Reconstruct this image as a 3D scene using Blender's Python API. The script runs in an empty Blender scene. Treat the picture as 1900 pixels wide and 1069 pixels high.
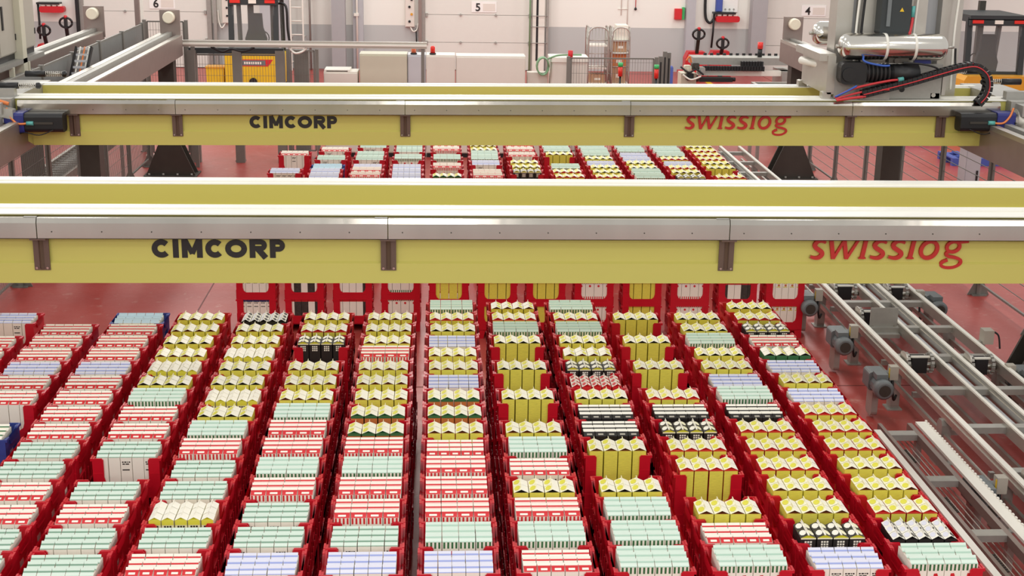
import bpy, math, random
from math import sin, cos, pi, radians
from mathutils import Vector, Matrix
random.seed(7)
scene = bpy.context.scene
C = scene.collection

# ------------------------------------------------------------------ camera
F, W = 2550.0, 1900.0
yaw, pitch, roll = radians(3.2), radians(15.8), radians(0.9)
fwd = Vector((sin(yaw)*cos(pitch), cos(yaw)*cos(pitch), -sin(pitch)))
right = Vector((cos(yaw), -sin(yaw), 0)); up = right.cross(fwd)
r2 = right*cos(roll) + up*sin(roll); u2 = -right*sin(roll) + up*cos(roll)
cam = bpy.data.objects.new('camera', bpy.data.cameras.new('camera')); C.objects.link(cam)
cam.matrix_world = Matrix(((r2.x, u2.x, -fwd.x, 0), (r2.y, u2.y, -fwd.y, 0), (r2.z, u2.z, -fwd.z, 4.68), (0, 0, 0, 1)))
cam.data.sensor_fit = 'HORIZONTAL'; cam.data.sensor_width = 36.0; cam.data.lens = 36.0*F/W
cam.data.clip_end = 200
scene.camera = cam

# ------------------------------------------------------------------ light
world = bpy.data.worlds.new('world'); scene.world = world; world.use_nodes = True
bg = world.node_tree.nodes['Background']
bg.inputs[0].default_value = (1.0, 0.985, 0.96, 1); bg.inputs[1].default_value = 0.66
def lamp(x, y, z, power):
    l = bpy.data.lights.new('unseen_lamp', 'POINT'); l.shadow_soft_size = 0.7
    l.energy = power; l.color = (1.0, 0.97, 0.92)
    o = bpy.data.objects.new('unseen_lamp', l); C.objects.link(o); o.location = (x, y, z)
for ly in (-12.0, -5.0, 2.0, 9.0, 16.0, 23.0, 30.0, 36.0):  # ceiling lamps out of view; rows behind the camera added to brighten front faces
    for lx in (-8.0, -0.15, 8.0):
        lamp(lx, ly, 8.5, 450 if ly < 0 else 190 if ly < 20 else 390)
scene.view_settings.view_transform = 'Standard'; scene.view_settings.look = 'None'
scene.view_settings.exposure = 0.16; scene.view_settings.gamma = 1.0
scene.view_settings.use_curve_mapping = False

# ------------------------------------------------------------------ materials
def lin(c):
    out = []
    for v in c:
        v /= 255.0
        out.append(v/12.92 if v <= 0.04045 else ((v+0.055)/1.055)**2.4)
    return out
M = {}
def mat(name, rgb, rough=0.5, metal=0.0, var=0.06, scale=8.0, bump=0.0, stretch=None, spec=0.5, emit=0):
    m = bpy.data.materials.new(name); m.use_nodes = True
    nt = m.node_tree; b = nt.nodes['Principled BSDF']
    b.inputs['Roughness'].default_value = rough; b.inputs['Metallic'].default_value = metal
    b.inputs['Specular IOR Level'].default_value = spec
    tc = nt.nodes.new('ShaderNodeTexCoord'); n = nt.nodes.new('ShaderNodeTexNoise')
    n.inputs['Scale'].default_value = scale; n.inputs['Detail'].default_value = 3
    if stretch:
        mp = nt.nodes.new('ShaderNodeMapping'); mp.inputs['Scale'].default_value = stretch
        nt.links.new(tc.outputs['Object'], mp.inputs[0]); nt.links.new(mp.outputs[0], n.inputs['Vector'])
    else:
        nt.links.new(tc.outputs['Object'], n.inputs['Vector'])
    mix = nt.nodes.new('ShaderNodeMix'); mix.data_type = 'RGBA'
    c = lin(rgb)
    mix.inputs[6].default_value = [max(0, x*(1-var)) for x in c]+[1]
    mix.inputs[7].default_value = [min(1, x*(1+var)) for x in c]+[1]
    nt.links.new(n.outputs['Fac'], mix.inputs[0]); nt.links.new(mix.outputs[2], b.inputs['Base Color'])
    if bump:
        bp = nt.nodes.new('ShaderNodeBump'); bp.inputs['Strength'].default_value = bump; bp.inputs['Distance'].default_value = 0.01
        nt.links.new(n.outputs['Fac'], bp.inputs['Height']); nt.links.new(bp.outputs[0], b.inputs['Normal'])
    if emit:
        b.inputs['Emission Color'].default_value = c+[1]; b.inputs['Emission Strength'].default_value = emit
    M[name] = m
    return m
mat('crate_red', (200, 14, 38), 0.38, var=0.10)
mat('crate_blue', (40, 62, 140), 0.4)
mat('white_card', (247, 243, 230), 0.5, var=0.03)
mat('juice_yellow', (230, 222, 88), 0.5, var=0.22, scale=30, stretch=(1, 1, 9))
mat('lemon', (226, 220, 70), 0.5)
mat('orange_card', (206, 122, 62), 0.5)
mat('brown_card', (120, 60, 30), 0.5)
mat('red_card', (214, 36, 44), 0.5)
mat('pink_card', (248, 200, 192), 0.5)
mat('dark_card', (40, 34, 26), 0.5)
mat('green_card', (52, 110, 66), 0.5)
mat('mint_card', (216, 232, 219), 0.5, var=0.03)
mat('sage_card', (126, 160, 138), 0.5)
mat('palesage_card', (176, 206, 188), 0.5)
mat('blue_card', (156, 168, 222), 0.5)
mat('palelilac_card', (226, 226, 240), 0.5, var=0.03)
mat('cream_card', (248, 243, 208), 0.5)
mat('skyblue_card', (196, 222, 236), 0.5)
mat('navy_card', (40, 60, 120), 0.5)
mat('cow_card', (60, 56, 52), 0.5, var=0.9, scale=40)
mat('ink', (34, 30, 30), 0.5)
mat('logo_red', (190, 40, 34), 0.5)
mat('beam_yellow', (204, 196, 104), 0.42, var=0.03, scale=2, stretch=(0.3, 3, 3))
mat('rail_white', (240, 238, 228), 0.3, var=0.03)
mat('steel', (192, 187, 178), 0.16, metal=1.0, var=0.22, scale=2.2, stretch=(0.9, 0.3, 0.15), bump=0.5)  # streaky tone paints uneven reflections into the colour; bump adds waviness
mat('brushed', (190, 186, 178), 0.42, metal=0.85, var=0.08, scale=6)
mat('galv', (168, 166, 160), 0.5, metal=0.55, var=0.12, scale=14)
mat('dull_steel', (148, 134, 128), 0.45, metal=0.6, var=0.1, scale=6)
mat('dark_steel', (70, 66, 60), 0.55, metal=0.3, var=0.15)
mat('bracket', (112, 92, 82), 0.45, metal=0.5)
mat('tank', (214, 210, 202), 0.16, metal=1.0, var=0.05)
mat('black', (26, 26, 28), 0.45)
mat('rubber', (36, 34, 34), 0.7)
mat('motor_grey', (112, 118, 120), 0.5, var=0.1)
mat('blue_gear', (38, 44, 120), 0.4)
mat('cable_red', (206, 54, 60), 0.45)
mat('cable_blue', (60, 100, 190), 0.45)
mat('cable_orange', (226, 130, 70), 0.45)
mat('teal', (90, 170, 165), 0.4)
mat('cabinet_white', (228, 222, 212), 0.5, var=0.02)
mat('cabinet_beige', (206, 202, 182), 0.5, var=0.02)
mat('cabinet_grey', (176, 170, 158), 0.5, var=0.03)
mat('panel_grey', (198, 200, 204), 0.5, var=0.03)
mat('fence_grey', (128, 126, 120), 0.5, metal=0.3)
mat('shield_grey', (122, 124, 122), 0.5, var=0.12)
mat('pillar_grey', (184, 186, 190), 0.6, var=0.04)
mat('pillar_dark', (168, 168, 170), 0.6, var=0.04)
mat('door_white', (228, 228, 220), 0.5, var=0.02)
mat('door_line', (176, 174, 170), 0.6)
mat('truck_red', (204, 30, 40), 0.4)
mat('fork_yellow', (232, 192, 40), 0.4)
mat('fork_amber', (222, 160, 46), 0.4)
mat('cab_dark', (48, 54, 56), 0.5)
mat('glass_dark', (70, 76, 78), 0.08)
mat('lamp_red', (230, 50, 40), 0.3)
mat('lamp_green', (70, 190, 110), 0.3)
mat('lamp_orange', (235, 130, 90), 0.3)
mat('cardboard', (190, 150, 116), 0.7)
mat('hose_green', (130, 170, 130), 0.5)
mat('paper', (246, 246, 242), 0.6, var=0.01)
mat('buffer_cream', (236, 228, 206), 0.5)
mat('joint_red', (112, 52, 48), 0.6)
mat('signal_blue', (70, 90, 170), 0.5)

# floor: worn red epoxy
m = bpy.data.materials.new('red_floor'); m.use_nodes = True; M['red_floor'] = m
nt = m.node_tree; b = nt.nodes['Principled BSDF']; b.inputs['Roughness'].default_value = 0.34
tc = nt.nodes.new('ShaderNodeTexCoord')
n1 = nt.nodes.new('ShaderNodeTexNoise'); n1.inputs['Scale'].default_value = 0.9; n1.inputs['Detail'].default_value = 6
n2 = nt.nodes.new('ShaderNodeTexNoise'); n2.inputs['Scale'].default_value = 5.5; n2.inputs['Detail'].default_value = 8; n2.inputs['Roughness'].default_value = 0.7
mx = nt.nodes.new('ShaderNodeMix'); mx.data_type = 'RGBA'
mx.inputs[6].default_value = lin((156, 44, 40))+[1]; mx.inputs[7].default_value = lin((186, 86, 78))+[1]
rp = nt.nodes.new('ShaderNodeValToRGB'); rp.color_ramp.elements[0].position = 0.57; rp.color_ramp.elements[1].position = 0.74
mx2 = nt.nodes.new('ShaderNodeMix'); mx2.data_type = 'RGBA'; mx2.inputs[7].default_value = lin((190, 140, 128))+[1]
for n in (n1, n2): nt.links.new(tc.outputs['Object'], n.inputs['Vector'])
nt.links.new(n1.outputs['Fac'], mx.inputs[0]); nt.links.new(mx.outputs[2], mx2.inputs[6])
nt.links.new(n2.outputs['Fac'], rp.inputs[0]); nt.links.new(rp.outputs[0], mx2.inputs[0])
nt.links.new(mx2.outputs[2], b.inputs['Base Color'])
mr = nt.nodes.new('ShaderNodeMapRange'); mr.inputs[3].default_value = 0.22; mr.inputs[4].default_value = 0.5
nt.links.new(n2.outputs['Fac'], mr.inputs[0]); nt.links.new(mr.outputs[0], b.inputs['Roughness'])

# wall: white above, grey below 1.23 m
m = bpy.data.materials.new('wall_paint'); m.use_nodes = True; M['wall_paint'] = m
nt = m.node_tree; b = nt.nodes['Principled BSDF']; b.inputs['Roughness'].default_value = 0.6
tc = nt.nodes.new('ShaderNodeTexCoord'); sp = nt.nodes.new('ShaderNodeSeparateXYZ')
gt = nt.nodes.new('ShaderNodeMath'); gt.operation = 'GREATER_THAN'; gt.inputs[1].default_value = 1.23
mx = nt.nodes.new('ShaderNodeMix'); mx.data_type = 'RGBA'
mx.inputs[6].default_value = lin((193, 197, 195))+[1]; mx.inputs[7].default_value = lin((243, 244, 236))+[1]
nt.links.new(tc.outputs['Object'], sp.inputs[0]); nt.links.new(sp.outputs[2], gt.inputs[0])
nt.links.new(gt.outputs[0], mx.inputs[0]); nt.links.new(mx.outputs[2], b.inputs['Base Color'])

# clear cab glass
m = bpy.data.materials.new('cab_glass'); m.use_nodes = True; M['cab_glass'] = m
b = m.node_tree.nodes['Principled BSDF']; b.inputs['Base Color'].default_value = (0.75, 0.8, 0.8, 1)
b.inputs['Alpha'].default_value = 0.07; b.inputs['Roughness'].default_value = 0.05

# ------------------------------------------------------------------ helpers
class MB:
    def __init__(s): s.v = []; s.f = []; s.mi = []; s.sm = []
    def quad(s, pts, m=0, smooth=False):
        i = len(s.v); s.v += [tuple(p) for p in pts]; s.f.append(tuple(range(i, i+len(pts)))); s.mi.append(m); s.sm.append(smooth); return s
    def box(s, x0, x1, y0, y1, z0, z1, m=0):
        i = len(s.v)
        s.v += [(x0,y0,z0),(x1,y0,z0),(x1,y1,z0),(x0,y1,z0),(x0,y0,z1),(x1,y0,z1),(x1,y1,z1),(x0,y1,z1)]
        for f in ((3,2,1,0),(4,5,6,7),(0,1,5,4),(1,2,6,5),(2,3,7,6),(3,0,4,7)):
            s.f.append(tuple(i+k for k in f)); s.mi.append(m); s.sm.append(False)
        return s
    def prism(s, poly, axis, a0, a1, m=0, smooth=False):
        # poly in the two other axes: axis x -> (y,z); y -> (x,z); z -> (x,y)
        def P(p, a):
            return (a, p[0], p[1]) if axis == 'x' else (p[0], a, p[1]) if axis == 'y' else (p[0], p[1], a)
        ar = sum(poly[k][0]*poly[(k+1) % len(poly)][1]-poly[(k+1) % len(poly)][0]*poly[k][1] for k in range(len(poly)))
        if (ar < 0): poly = poly[::-1]
        i = len(s.v); n = len(poly)
        s.v += [P(p, a0) for p in poly]+[P(p, a1) for p in poly]
        A = tuple(i+k for k in range(n)); B = tuple(i+n+k for k in range(n))
        flip = (axis == 'y')
        s.f.append(A if flip else A[::-1]); s.f.append(B[::-1] if flip else B); s.mi += [m, m]; s.sm += [False, False]
        for k in range(n):
            q = (i+k, i+(k+1) % n, i+n+(k+1) % n, i+n+k)
            s.f.append(q[::-1] if flip else q); s.mi.append(m); s.sm.append(smooth)
        return s
    def frame(s, d):
        d = d.normalized(); a = Vector((0,0,1)) if abs(d.z) < 0.9 else Vector((1,0,0))
        u = d.cross(a).normalized(); return u, d.cross(u).normalized()
    def lathe(s, p, d, prof, n=14, m=0, smooth=True):
        # prof: list of (distance along d, radius)
        p = Vector(p); d = Vector(d).normalized(); u, w = s.frame(d); i = len(s.v)
        for (t, r) in prof:
            for k in range(n):
                a = 2*pi*k/n; s.v.append(tuple(p+d*t+(u*cos(a)+w*sin(a))*r))
        for j in range(len(prof)-1):
            for k in range(n):
                s.f.append((i+j*n+k, i+j*n+(k+1) % n, i+(j+1)*n+(k+1) % n, i+(j+1)*n+k)); s.mi.append(m); s.sm.append(smooth)
        s.f.append(tuple(i+k for k in range(n))[::-1]); s.f.append(tuple(i+(len(prof)-1)*n+k for k in range(n)))
        s.mi += [m, m]; s.sm += [False, False]
        return s
    def cyl(s, p0, p1, r, n=12, m=0, r1=None):
        p0 = Vector(p0); p1 = Vector(p1); d = p1-p0
        return s.lathe(p0, d, [(0, r), (d.length, r if r1 is None else r1)], n, m)
    def tube(s, pts, r, n=6, m=0):
        pts = [Vector(p) for p in pts]; i = len(s.v); u = None
        for j, p in enumerate(pts):
            d = (pts[min(j+1, len(pts)-1)]-pts[max(j-1, 0)]).normalized()
            if u is None: u, w = s.frame(d)
            else:
                u = (u-d*u.dot(d)).normalized(); w = d.cross(u)
            for k in range(n):
                a = 2*pi*k/n; s.v.append(tuple(p+(u*cos(a)+w*sin(a))*r))
        for j in range(len(pts)-1):
            for k in range(n):
                s.f.append((i+j*n+k, i+j*n+(k+1) % n, i+(j+1)*n+(k+1) % n, i+(j+1)*n+k)); s.mi.append(m); s.sm.append(True)
        s.f.append(tuple(i+k for k in range(n))[::-1]); s.f.append(tuple(i+(len(pts)-1)*n+k for k in range(n))); s.mi += [m, m]; s.sm += [False, False]
        return s
    def beam(s, p0, p1, w, h, m=0):
        # rectangular bar between two points, h mostly vertical
        p0 = Vector(p0); p1 = Vector(p1); d = (p1-p0).normalized()
        a = Vector((0,0,1)) if abs(d.z) < 0.9 else Vector((0,1,0))
        u = d.cross(a).normalized()*w/2; t = u.cross(d).normalized()*h/2; i = len(s.v)
        for p in (p0, p1): s.v += [tuple(p-u-t), tuple(p+u-t), tuple(p+u+t), tuple(p-u+t)]
        for f in ((0,1,2,3),(7,6,5,4),(0,4,5,1),(1,5,6,2),(2,6,7,3),(3,7,4,0)):
            s.f.append(tuple(i+k for k in f)); s.mi.append(m); s.sm.append(False)
        return s
    def mesh(s, name, mats, off=(0, 0, 0)):
        me = bpy.data.meshes.new(name)
        me.from_pydata([(a-off[0], b-off[1], c-off[2]) for a, b, c in s.v], [], s.f)
        if isinstance(mats, str): mats = [mats]
        for k in mats: me.materials.append(M[k])
        me.polygons.foreach_set('material_index', s.mi); me.polygons.foreach_set('use_smooth', s.sm)
        me.update(); return me
    def build(s, name, mats, parent=None, label=None):
        stuff = name in ('rivet', 'rack_teeth', 'chain_teeth', 'zip_strip', 'rollers', 'wire_panel', 'chain_pins', 'emblem_letters', 'anchor_bolts')
        off = wloc(parent)
        o = bpy.data.objects.new(name, s.mesh(name, mats, off)); C.objects.link(o)
        if parent: o.parent = parent
        if label: o['label'] = label
        if stuff: o['kind'] = 'stuff'
        return o
WL = {}
def wloc(p):
    x = Vector((0, 0, 0))
    while p is not None: x = x+p.location; p = p.parent
    return x
def tag(o, label, cat, group=None):
    o['label'] = label; o['category'] = cat
    if group: o['group'] = group
    return o
def thing(name, label, cat, loc=(0, 0, 0), group=None):
    o = bpy.data.objects.new(name, None); C.objects.link(o); o.location = loc; o.empty_display_size = 0.1
    return tag(o, label, cat, group)
def struct(o): o['kind'] = 'structure'; return o
def spline(pts, k=6):
    pts = [Vector(p) for p in pts]; out = []
    for i in range(len(pts)-1):
        a, b, c, d = pts[max(i-1, 0)], pts[i], pts[i+1], pts[min(i+2, len(pts)-1)]
        for j in range(k):
            t = j/k
            out.append(0.5*((2*b)+(c-a)*t+(2*a-5*b+4*c-d)*t*t+(-a+3*b-3*c+d)*t**3))
    out.append(pts[-1]); return out
def rrect(x0, x1, z0, z1, r, n=3):
    out = []
    for cx, cz, a0 in ((x1-r, z0+r, -90), (x1-r, z1-r, 0), (x0+r, z1-r, 90), (x0+r, z0+r, 180)):
        for k in range(n+1):
            a = radians(a0+90*k/n); out.append((cx+r*cos(a), cz+r*sin(a)))
    return out
ORD = ['zeroth','first','second','third','fourth','fifth','sixth','seventh','eighth','ninth','tenth','eleventh','twelfth','thirteenth','fourteenth','fifteenth','sixteenth','seventeenth']

# ================================================================== setting
fl = struct(MB().box(-22, 30, 0.5, 39.2, -0.1, 0).build('floor', 'red_floor'))
j = MB()
for x in (-8.6, -2.8, 9.1): j.box(x-0.008, x+0.008, 1, 39, 0.0, 0.002)
for y in (12.9, 20.6, 28.5, 34.5): j.box(-21, 29, y-0.008, y+0.008, 0.0, 0.002)
j.build('floor_joint', 'joint_red', fl)
s = MB(); s.box(7.2, 7.35, 30.5, 38.5, 0, 0.003); s.build('floor_marking', 'fork_yellow', fl)
wall = struct(MB().box(-22, 30, 39.2, 39.5, 0, 9).build('wall_back', 'wall_paint'))

def pillar(n, x0, x1, y0, y1, m):
    o = struct(MB().box(x0, x1, y0, y1, 0, 9).build('trim_%d' % n, m))
    s = MB(); s.box(x0-0.03, x1+0.03, y0-0.03, y1, 0, 0.02); s.build('base_plate', 'galv', o)
pillar(1, -4.9, -4.1, 38.75, 39.2, 'pillar_grey')
pillar(2, -2.92, -2.55, 38.4, 38.8, 'pillar_dark')
pillar(3, -2.36, -2.08, 38.9, 39.2, 'pillar_grey')
pillar(4, 6.97, 7.22, 38.9, 39.2, 'pillar_grey')
pillar(5, 8.72, 9.14, 38.4, 38.8, 'pillar_dark')
pillar(6, 14.0, 14.6, 38.5, 39.0, 'pillar_grey')

def text_mesh(txt, size, m, ext=0.004, bold=0.0):
    cu = bpy.data.curves.new('txt', 'FONT'); cu.body = txt; cu.size = size; cu.extrude = ext; cu.offset = bold; cu.align_x = 'CENTER'
    o = bpy.data.objects.new('txt', cu); C.objects.link(o)
    dg = bpy.context.evaluated_depsgraph_get()
    me = bpy.data.meshes.new_from_object(o.evaluated_get(dg)); bpy.data.objects.remove(o)
    me.materials.clear(); me.materials.append(M[m]); return me

def dock_door(n, x0, x1, num, nx, lab):
    d = struct(MB().box(x0-0.12, x0, 39.06, 39.2, 0, 4.2).box(x1, x1+0.12, 39.06, 39.2, 0, 4.2).build('door_%d' % n, 'galv'))
    z = 0.02
    k = 0
    while z < 4:
        MB().box(x0, x1, 39.1, 39.19, z, z+0.752).build('panel', 'door_white', d)
        h = MB()
        for i in range(1, 3):
            x = x0+(x1-x0)*i/3
            h.cyl((x, 39.1, z+0.757), (x, 39.06, z+0.757), 0.035, 8)
        for x in (x0+0.04, x1-0.04): h.box(x-0.03, x+0.03, 39.04, 39.1, z+0.70, z+0.80)
        h.build('hinge', 'galv', d)
        MB().box(x0, x1, 39.12, 39.18, z+0.752, z+0.765).build('joint_seal', 'door_line', d)
        z += 0.765; k += 1
    sg = thing('door_number_sign', lab, 'sign', (nx, 39.09, 1.62))
    MB().box(nx-0.2, nx+0.5, 39.085, 39.095, 1.62, 1.92).build('sheet', 'paper', sg)
    MB().box(nx+0.12, nx+0.46, 39.08, 39.086, 1.66, 1.86).build('notice', 'cabinet_white', sg)
    t = bpy.data.objects.new('number', text_mesh(num, 0.30, 'ink', 0.003, 0.006)); C.objects.link(t)
    t.parent = sg; t.location = (-0.02, -0.012, 0.04); t.rotation_euler = (pi/2, 0, 0)
dock_door(1, -9.75, -6.4, '6', -7.76, 'paper sign with number 6 on the leftmost dock door')
dock_door(2, -0.36, 2.6, '5', 1.13, 'paper sign with number 5 on the middle dock door')
dock_door(3, 9.2, 12.5, '4', 10.47, 'paper sign with number 4 on the right dock door')
# black rubber strip and steel tracks beside the doors
def track(n, x, w, m): struct(MB().box(x, x+w, 38.95, 39.1, 0, 5).build('trim_%d' % n, m))
track(7, -9.95, 0.07, 'black'); track(8, -0.55, 0.09, 'dull_steel'); track(9, 3.02, 0.07, 'galv'); track(10, -6.2, 0.08, 'galv')

# ================================================================== crates and cartons
PX, CX0, PY, Y0 = 0.532, 0.118, 0.3236, 11.557
CH, BASE, FLR = 0.27, 0.10, 0.072
def crate_mesh(name, m):
    s = MB(); hx, hy, t, ty = 0.213, 0.158, 0.014, 0.008
    # raised floor and skirt
    s.box(-hx+t, hx-t, -hy+ty, hy-ty, FLR-0.012, FLR)
    for sy in (-1, 1):
        y0, y1 = (-hy, -hy+ty) if sy < 0 else (hy-ty, hy)
        # U front: posts with rounded foot joined by the low bar
        poly = [(-hx, 0), (hx, 0), (hx, 0.262), (hx-0.012, CH), (0.152, CH), (0.142, 0.262), (0.142, 0.14), (0.132, 0.105), (0.108, 0.085),
                (-0.108, 0.085), (-0.132, 0.105), (-0.142, 0.14), (-0.142, 0.262), (-0.152, CH), (-hx+0.012, CH), (-hx, 0.262)]
        s.prism(poly, 'y', y0, y1)
        yo = -hy-0.002 if sy < 0 else hy-0.006
        s.box(-0.15, 0.15, yo, yo+0.008, 0.0, 0.012); s.box(-0.15, 0.15, yo, yo+0.008, 0.066, 0.078)
        for sx in (-1, 1):
            xa, xb = sorted((sx*0.150, sx*hx)); s.box(xa, xb, yo, yo+0.008, 0.258, CH+0.004)
            s.box(xa, xb, yo, yo+0.008, 0.165, 0.172)
    for sx in (-1, 1):
        x0, x1 = (-hx, -hx+t) if sx < 0 else (hx-t, hx)
        yi = hy-ty
        s.box(x0, x1, -yi, yi, 0, 0.105)
        s.prism([(-yi, 0.165), (yi, 0.165), (yi, CH), (0.105, CH), (0.07, 0.215), (-0.07, 0.215), (-0.105, CH), (-yi, CH)], 'x', x0, x1)
        for a, b in ((-yi, -0.075), (0.075, yi)): s.box(x0, x1, a, b, 0.105, 0.165)
        xo = -hx-0.012 if sx < 0 else hx
        # stacking lip and ribs on the flank
        for a, b in ((-hy, -0.098), (0.098, hy)): s.box(xo, xo+0.012, a, b, 0.256, CH+0.004)
        s.prism([(-0.105, CH), (-0.072, 0.222), (0.072, 0.222), (0.105, CH), (0.098, CH), (0.068, 0.212), (-0.068, 0.212), (-0.098, CH)], 'x', xo, xo+0.012)
        for y in (-0.12, -0.04, 0.04, 0.12): s.box(xo+0.003, xo+0.010, y-0.004, y+0.004, 0.005, 0.105)
    return s.mesh(name, m)
crate_red = crate_mesh('crate', 'crate_red'); crate_blue = crate_mesh('blue_crate', 'crate_blue')

# ---- cartons.  local origin: bottom centre
def carton_D(name, w, dp, hb, front, gus, roofL, roofR, spotL=None, spotR=None, side=None, grid=None, collar=None, rise=0.02, gap=0.004, cz=0.016, gz=0.045, ridge=None):
    """gable ridge running away from the viewer"""
    s = MB(); names = []
    def mi(k):
        if k not in names: names.append(k)
        return names.index(k)
    h = w/2-gap; q = dp/2-0.001; sd = side or front
    f = mi(front)
    s.quad([(-h,-q,0),(h,-q,0),(h,-q,hb),(-h,-q,hb)], f); s.quad([(h,q,0),(-h,q,0),(-h,q,hb),(h,q,hb)], f)
    s.quad([(h,-q,0),(h,q,0),(h,q,hb),(h,-q,hb)], mi(sd)); s.quad([(-h,q,0),(-h,-q,0),(-h,-q,hb),(-h,q,hb)], mi(sd))
    zr = hb+rise; e = 0.002
    for sy in (-1, 1):
        a, b2, c, d = (-h, sy*q, hb), (h, sy*q, hb), (0, sy*q, zr), (0, sy*(q-0.022), hb+0.006)
        for t3 in ((a, b2, d), (b2, c, d), (c, a, d)): s.quad(t3 if sy < 0 else t3[::-1], mi(gus))
    s.quad([(-h-e,q,hb-0.001),(-h-e,-q,hb-0.001),(0,-q,zr),(0,q,zr)], mi(roofL))
    s.quad([(h+e,-q,hb-0.001),(h+e,q,hb-0.001),(0,q,zr),(0,-q,zr)], mi(roofR))
    s.box(-0.0014, 0.0014, -q*0.2, q, zr-0.003, zr+0.014, mi(ridge or roofL))
    if ridge: s.box(-0.005, 0.005, -q, q, zr-0.004, zr+0.002, mi(ridge))
    for spot, sx in ((spotL, -1), (spotR, 1)):
        if not spot: continue
        pts = []
        for k in range(8):
            a = 2*pi*k/8; u = 0.47+0.42*cos(a); v = 0.04+0.36*sin(a)
            pts.append((sx*h*(1-u), 2*q*v, hb+rise*u+0.0018))
        s.quad(pts, mi(spot))
        p = [Vector(s.v[i]) for i in s.f[-1]]
        if (p[1]-p[0]).cross(p[2]-p[0]).z < 0: s.f[-1] = s.f[-1][::-1]
    if collar: s.quad([(-h,-q-0.001,hb-cz),(h,-q-0.001,hb-cz),(h,-q-0.001,hb),(-h,-q-0.001,hb)], mi(collar))
    if grid:
        for i in range(3):
            for k in range(3):
                x = -0.021+i*0.0155; z = hb-gz-k*0.016
                s.quad([(x,-q-0.001,z),(x+0.011,-q-0.001,z),(x+0.011,-q-0.001,z+0.011),(x,-q-0.001,z+0.011)], mi(grid))
    return s.mesh(name, names)
def carton_X(name, w, dp, hb, slope, body='white_card', line=None, teeth=None, mark=None, text=None, label=None, fin='white_card', band=None, rise=0.017, side=None, tband=None):
    """gable ridge running across, parallel to the crate front"""
    s = MB(); names = []
    def mi(k):
        if k not in names: names.append(k)
        return names.index(k)
    h = w/2-0.002; q = dp/2-0.001; f = mi(body); zr = hb+rise; sd = mi(side or body)
    s.quad([(-h,-q,0),(h,-q,0),(h,-q,hb),(-h,-q,hb)], f); s.quad([(h,q,0),(-h,q,0),(-h,q,hb),(h,q,hb)], f)
    s.quad([(h,-q,0),(h,q,0),(h,q,hb),(h,-q,hb)], f); s.quad([(-h,q,0),(-h,-q,0),(-h,-q,hb),(-h,q,hb)], f)
    for sx in (-1, 1):
        a, b2, c, d = (sx*h,-q,hb), (sx*h,q,hb), (sx*h,0,zr), (sx*(h-0.02),0,hb+0.008)
        for t3 in ((a, b2, d), (b2, c, d), (c, a, d)): s.quad(t3 if sx > 0 else t3[::-1], sd)
    S = mi(slope)
    s.quad([(-h,-q-0.001,hb-0.001),(h,-q-0.001,hb-0.001),(h,0,zr),(-h,0,zr)], S)
    s.quad([(h,q,hb-0.001),(-h,q,hb-0.001),(-h,0,zr),(h,0,zr)], S)
    def on_slope(x0, x1, u0, u1, m):   # u 0 = eave, 1 = ridge
        P = lambda x, u: (x, -(q+0.001)*(1-u)-0.0006, hb-0.001+(rise+0.001)*u+0.0008)
        s.quad([P(x0,u0),P(x1,u0),P(x1,u1),P(x0,u1)], mi(m))
    # the sealed fin leans back over the ridge
    s.quad([(-h,0.0,zr-0.001),(h,0.0,zr-0.001),(h,0.011,zr+0.012),(-h,0.011,zr+0.012)], mi(fin))
    s.quad([(-h,0.011,zr+0.012),(h,0.011,zr+0.012),(h,0.013,zr+0.011),(-h,0.013,zr+0.011)], mi(fin))
    s.quad([(h,0.003,zr-0.002),(-h,0.003,zr-0.002),(-h,0.013,zr+0.011),(h,0.013,zr+0.011)], mi(fin))
    if line:
        on_slope(-h, h, 0.74, 1.0, line)
        if not label: on_slope(-h, h, 0.0, 0.14, line)
    if label: on_slope(-h*0.5, h*0.5, 0.25, 0.6, label)
    if band: s.quad([(-h,-q-0.001,hb-0.03),(h,-q-0.001,hb-0.03),(h,-q-0.001,hb-0.002),(-h,-q-0.001,hb-0.002)], mi(band))
    if tband: s.quad([(-h,-q-0.001,hb-0.012),(h,-q-0.001,hb-0.012),(h,-q-0.001,hb-0.001),(-h,-q-0.001,hb-0.001)], mi(tband))
    if teeth:
        n = 4
        for i in range(n):
            x = -h+2*h*(i+0.22)/n; x1 = x+2*h*0.48/n
            for z0_, z1_ in ((hb-0.040, hb-0.002), (0.01, 0.04)):
                s.quad([(x,-q-0.0012,z0_),(x1,-q-0.0012,z0_),(x1,-q-0.0012,z1_),(x,-q-0.0012,z1_)], mi(teeth))
    if mark:
        z = hb-0.075
        s.quad([(-0.012,-q-0.001,z),(0.004,-q-0.001,z-0.006),(0.014,-q-0.001,z+0.004),(0.008,-q-0.001,z+0.02),(-0.01,-q-0.001,z+0.018)], mi(mark))
    if text:
        k = mi(text)
        for (x0, x1, z) in ((-0.026, -0.016, 0.036), (-0.012, 0.002, 0.036), (0.006, 0.012, 0.036), (0.016, 0.026, 0.036), (-0.024, -0.008, 0.05), (-0.004, 0.018, 0.05), (-0.026, 0.02, 0.09)):
            s.quad([(x0,-q-0.001,hb-z),(x1,-q-0.001,hb-z),(x1,-q-0.001,hb-z+0.008),(x0,-q-0.001,hb-z+0.008)], k)
    return s.mesh(name, names)
W4, H4, W5, H5 = 0.0945, 0.23, 0.0752, 0.205
DY, DX = 0.088, 0.0755
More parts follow.
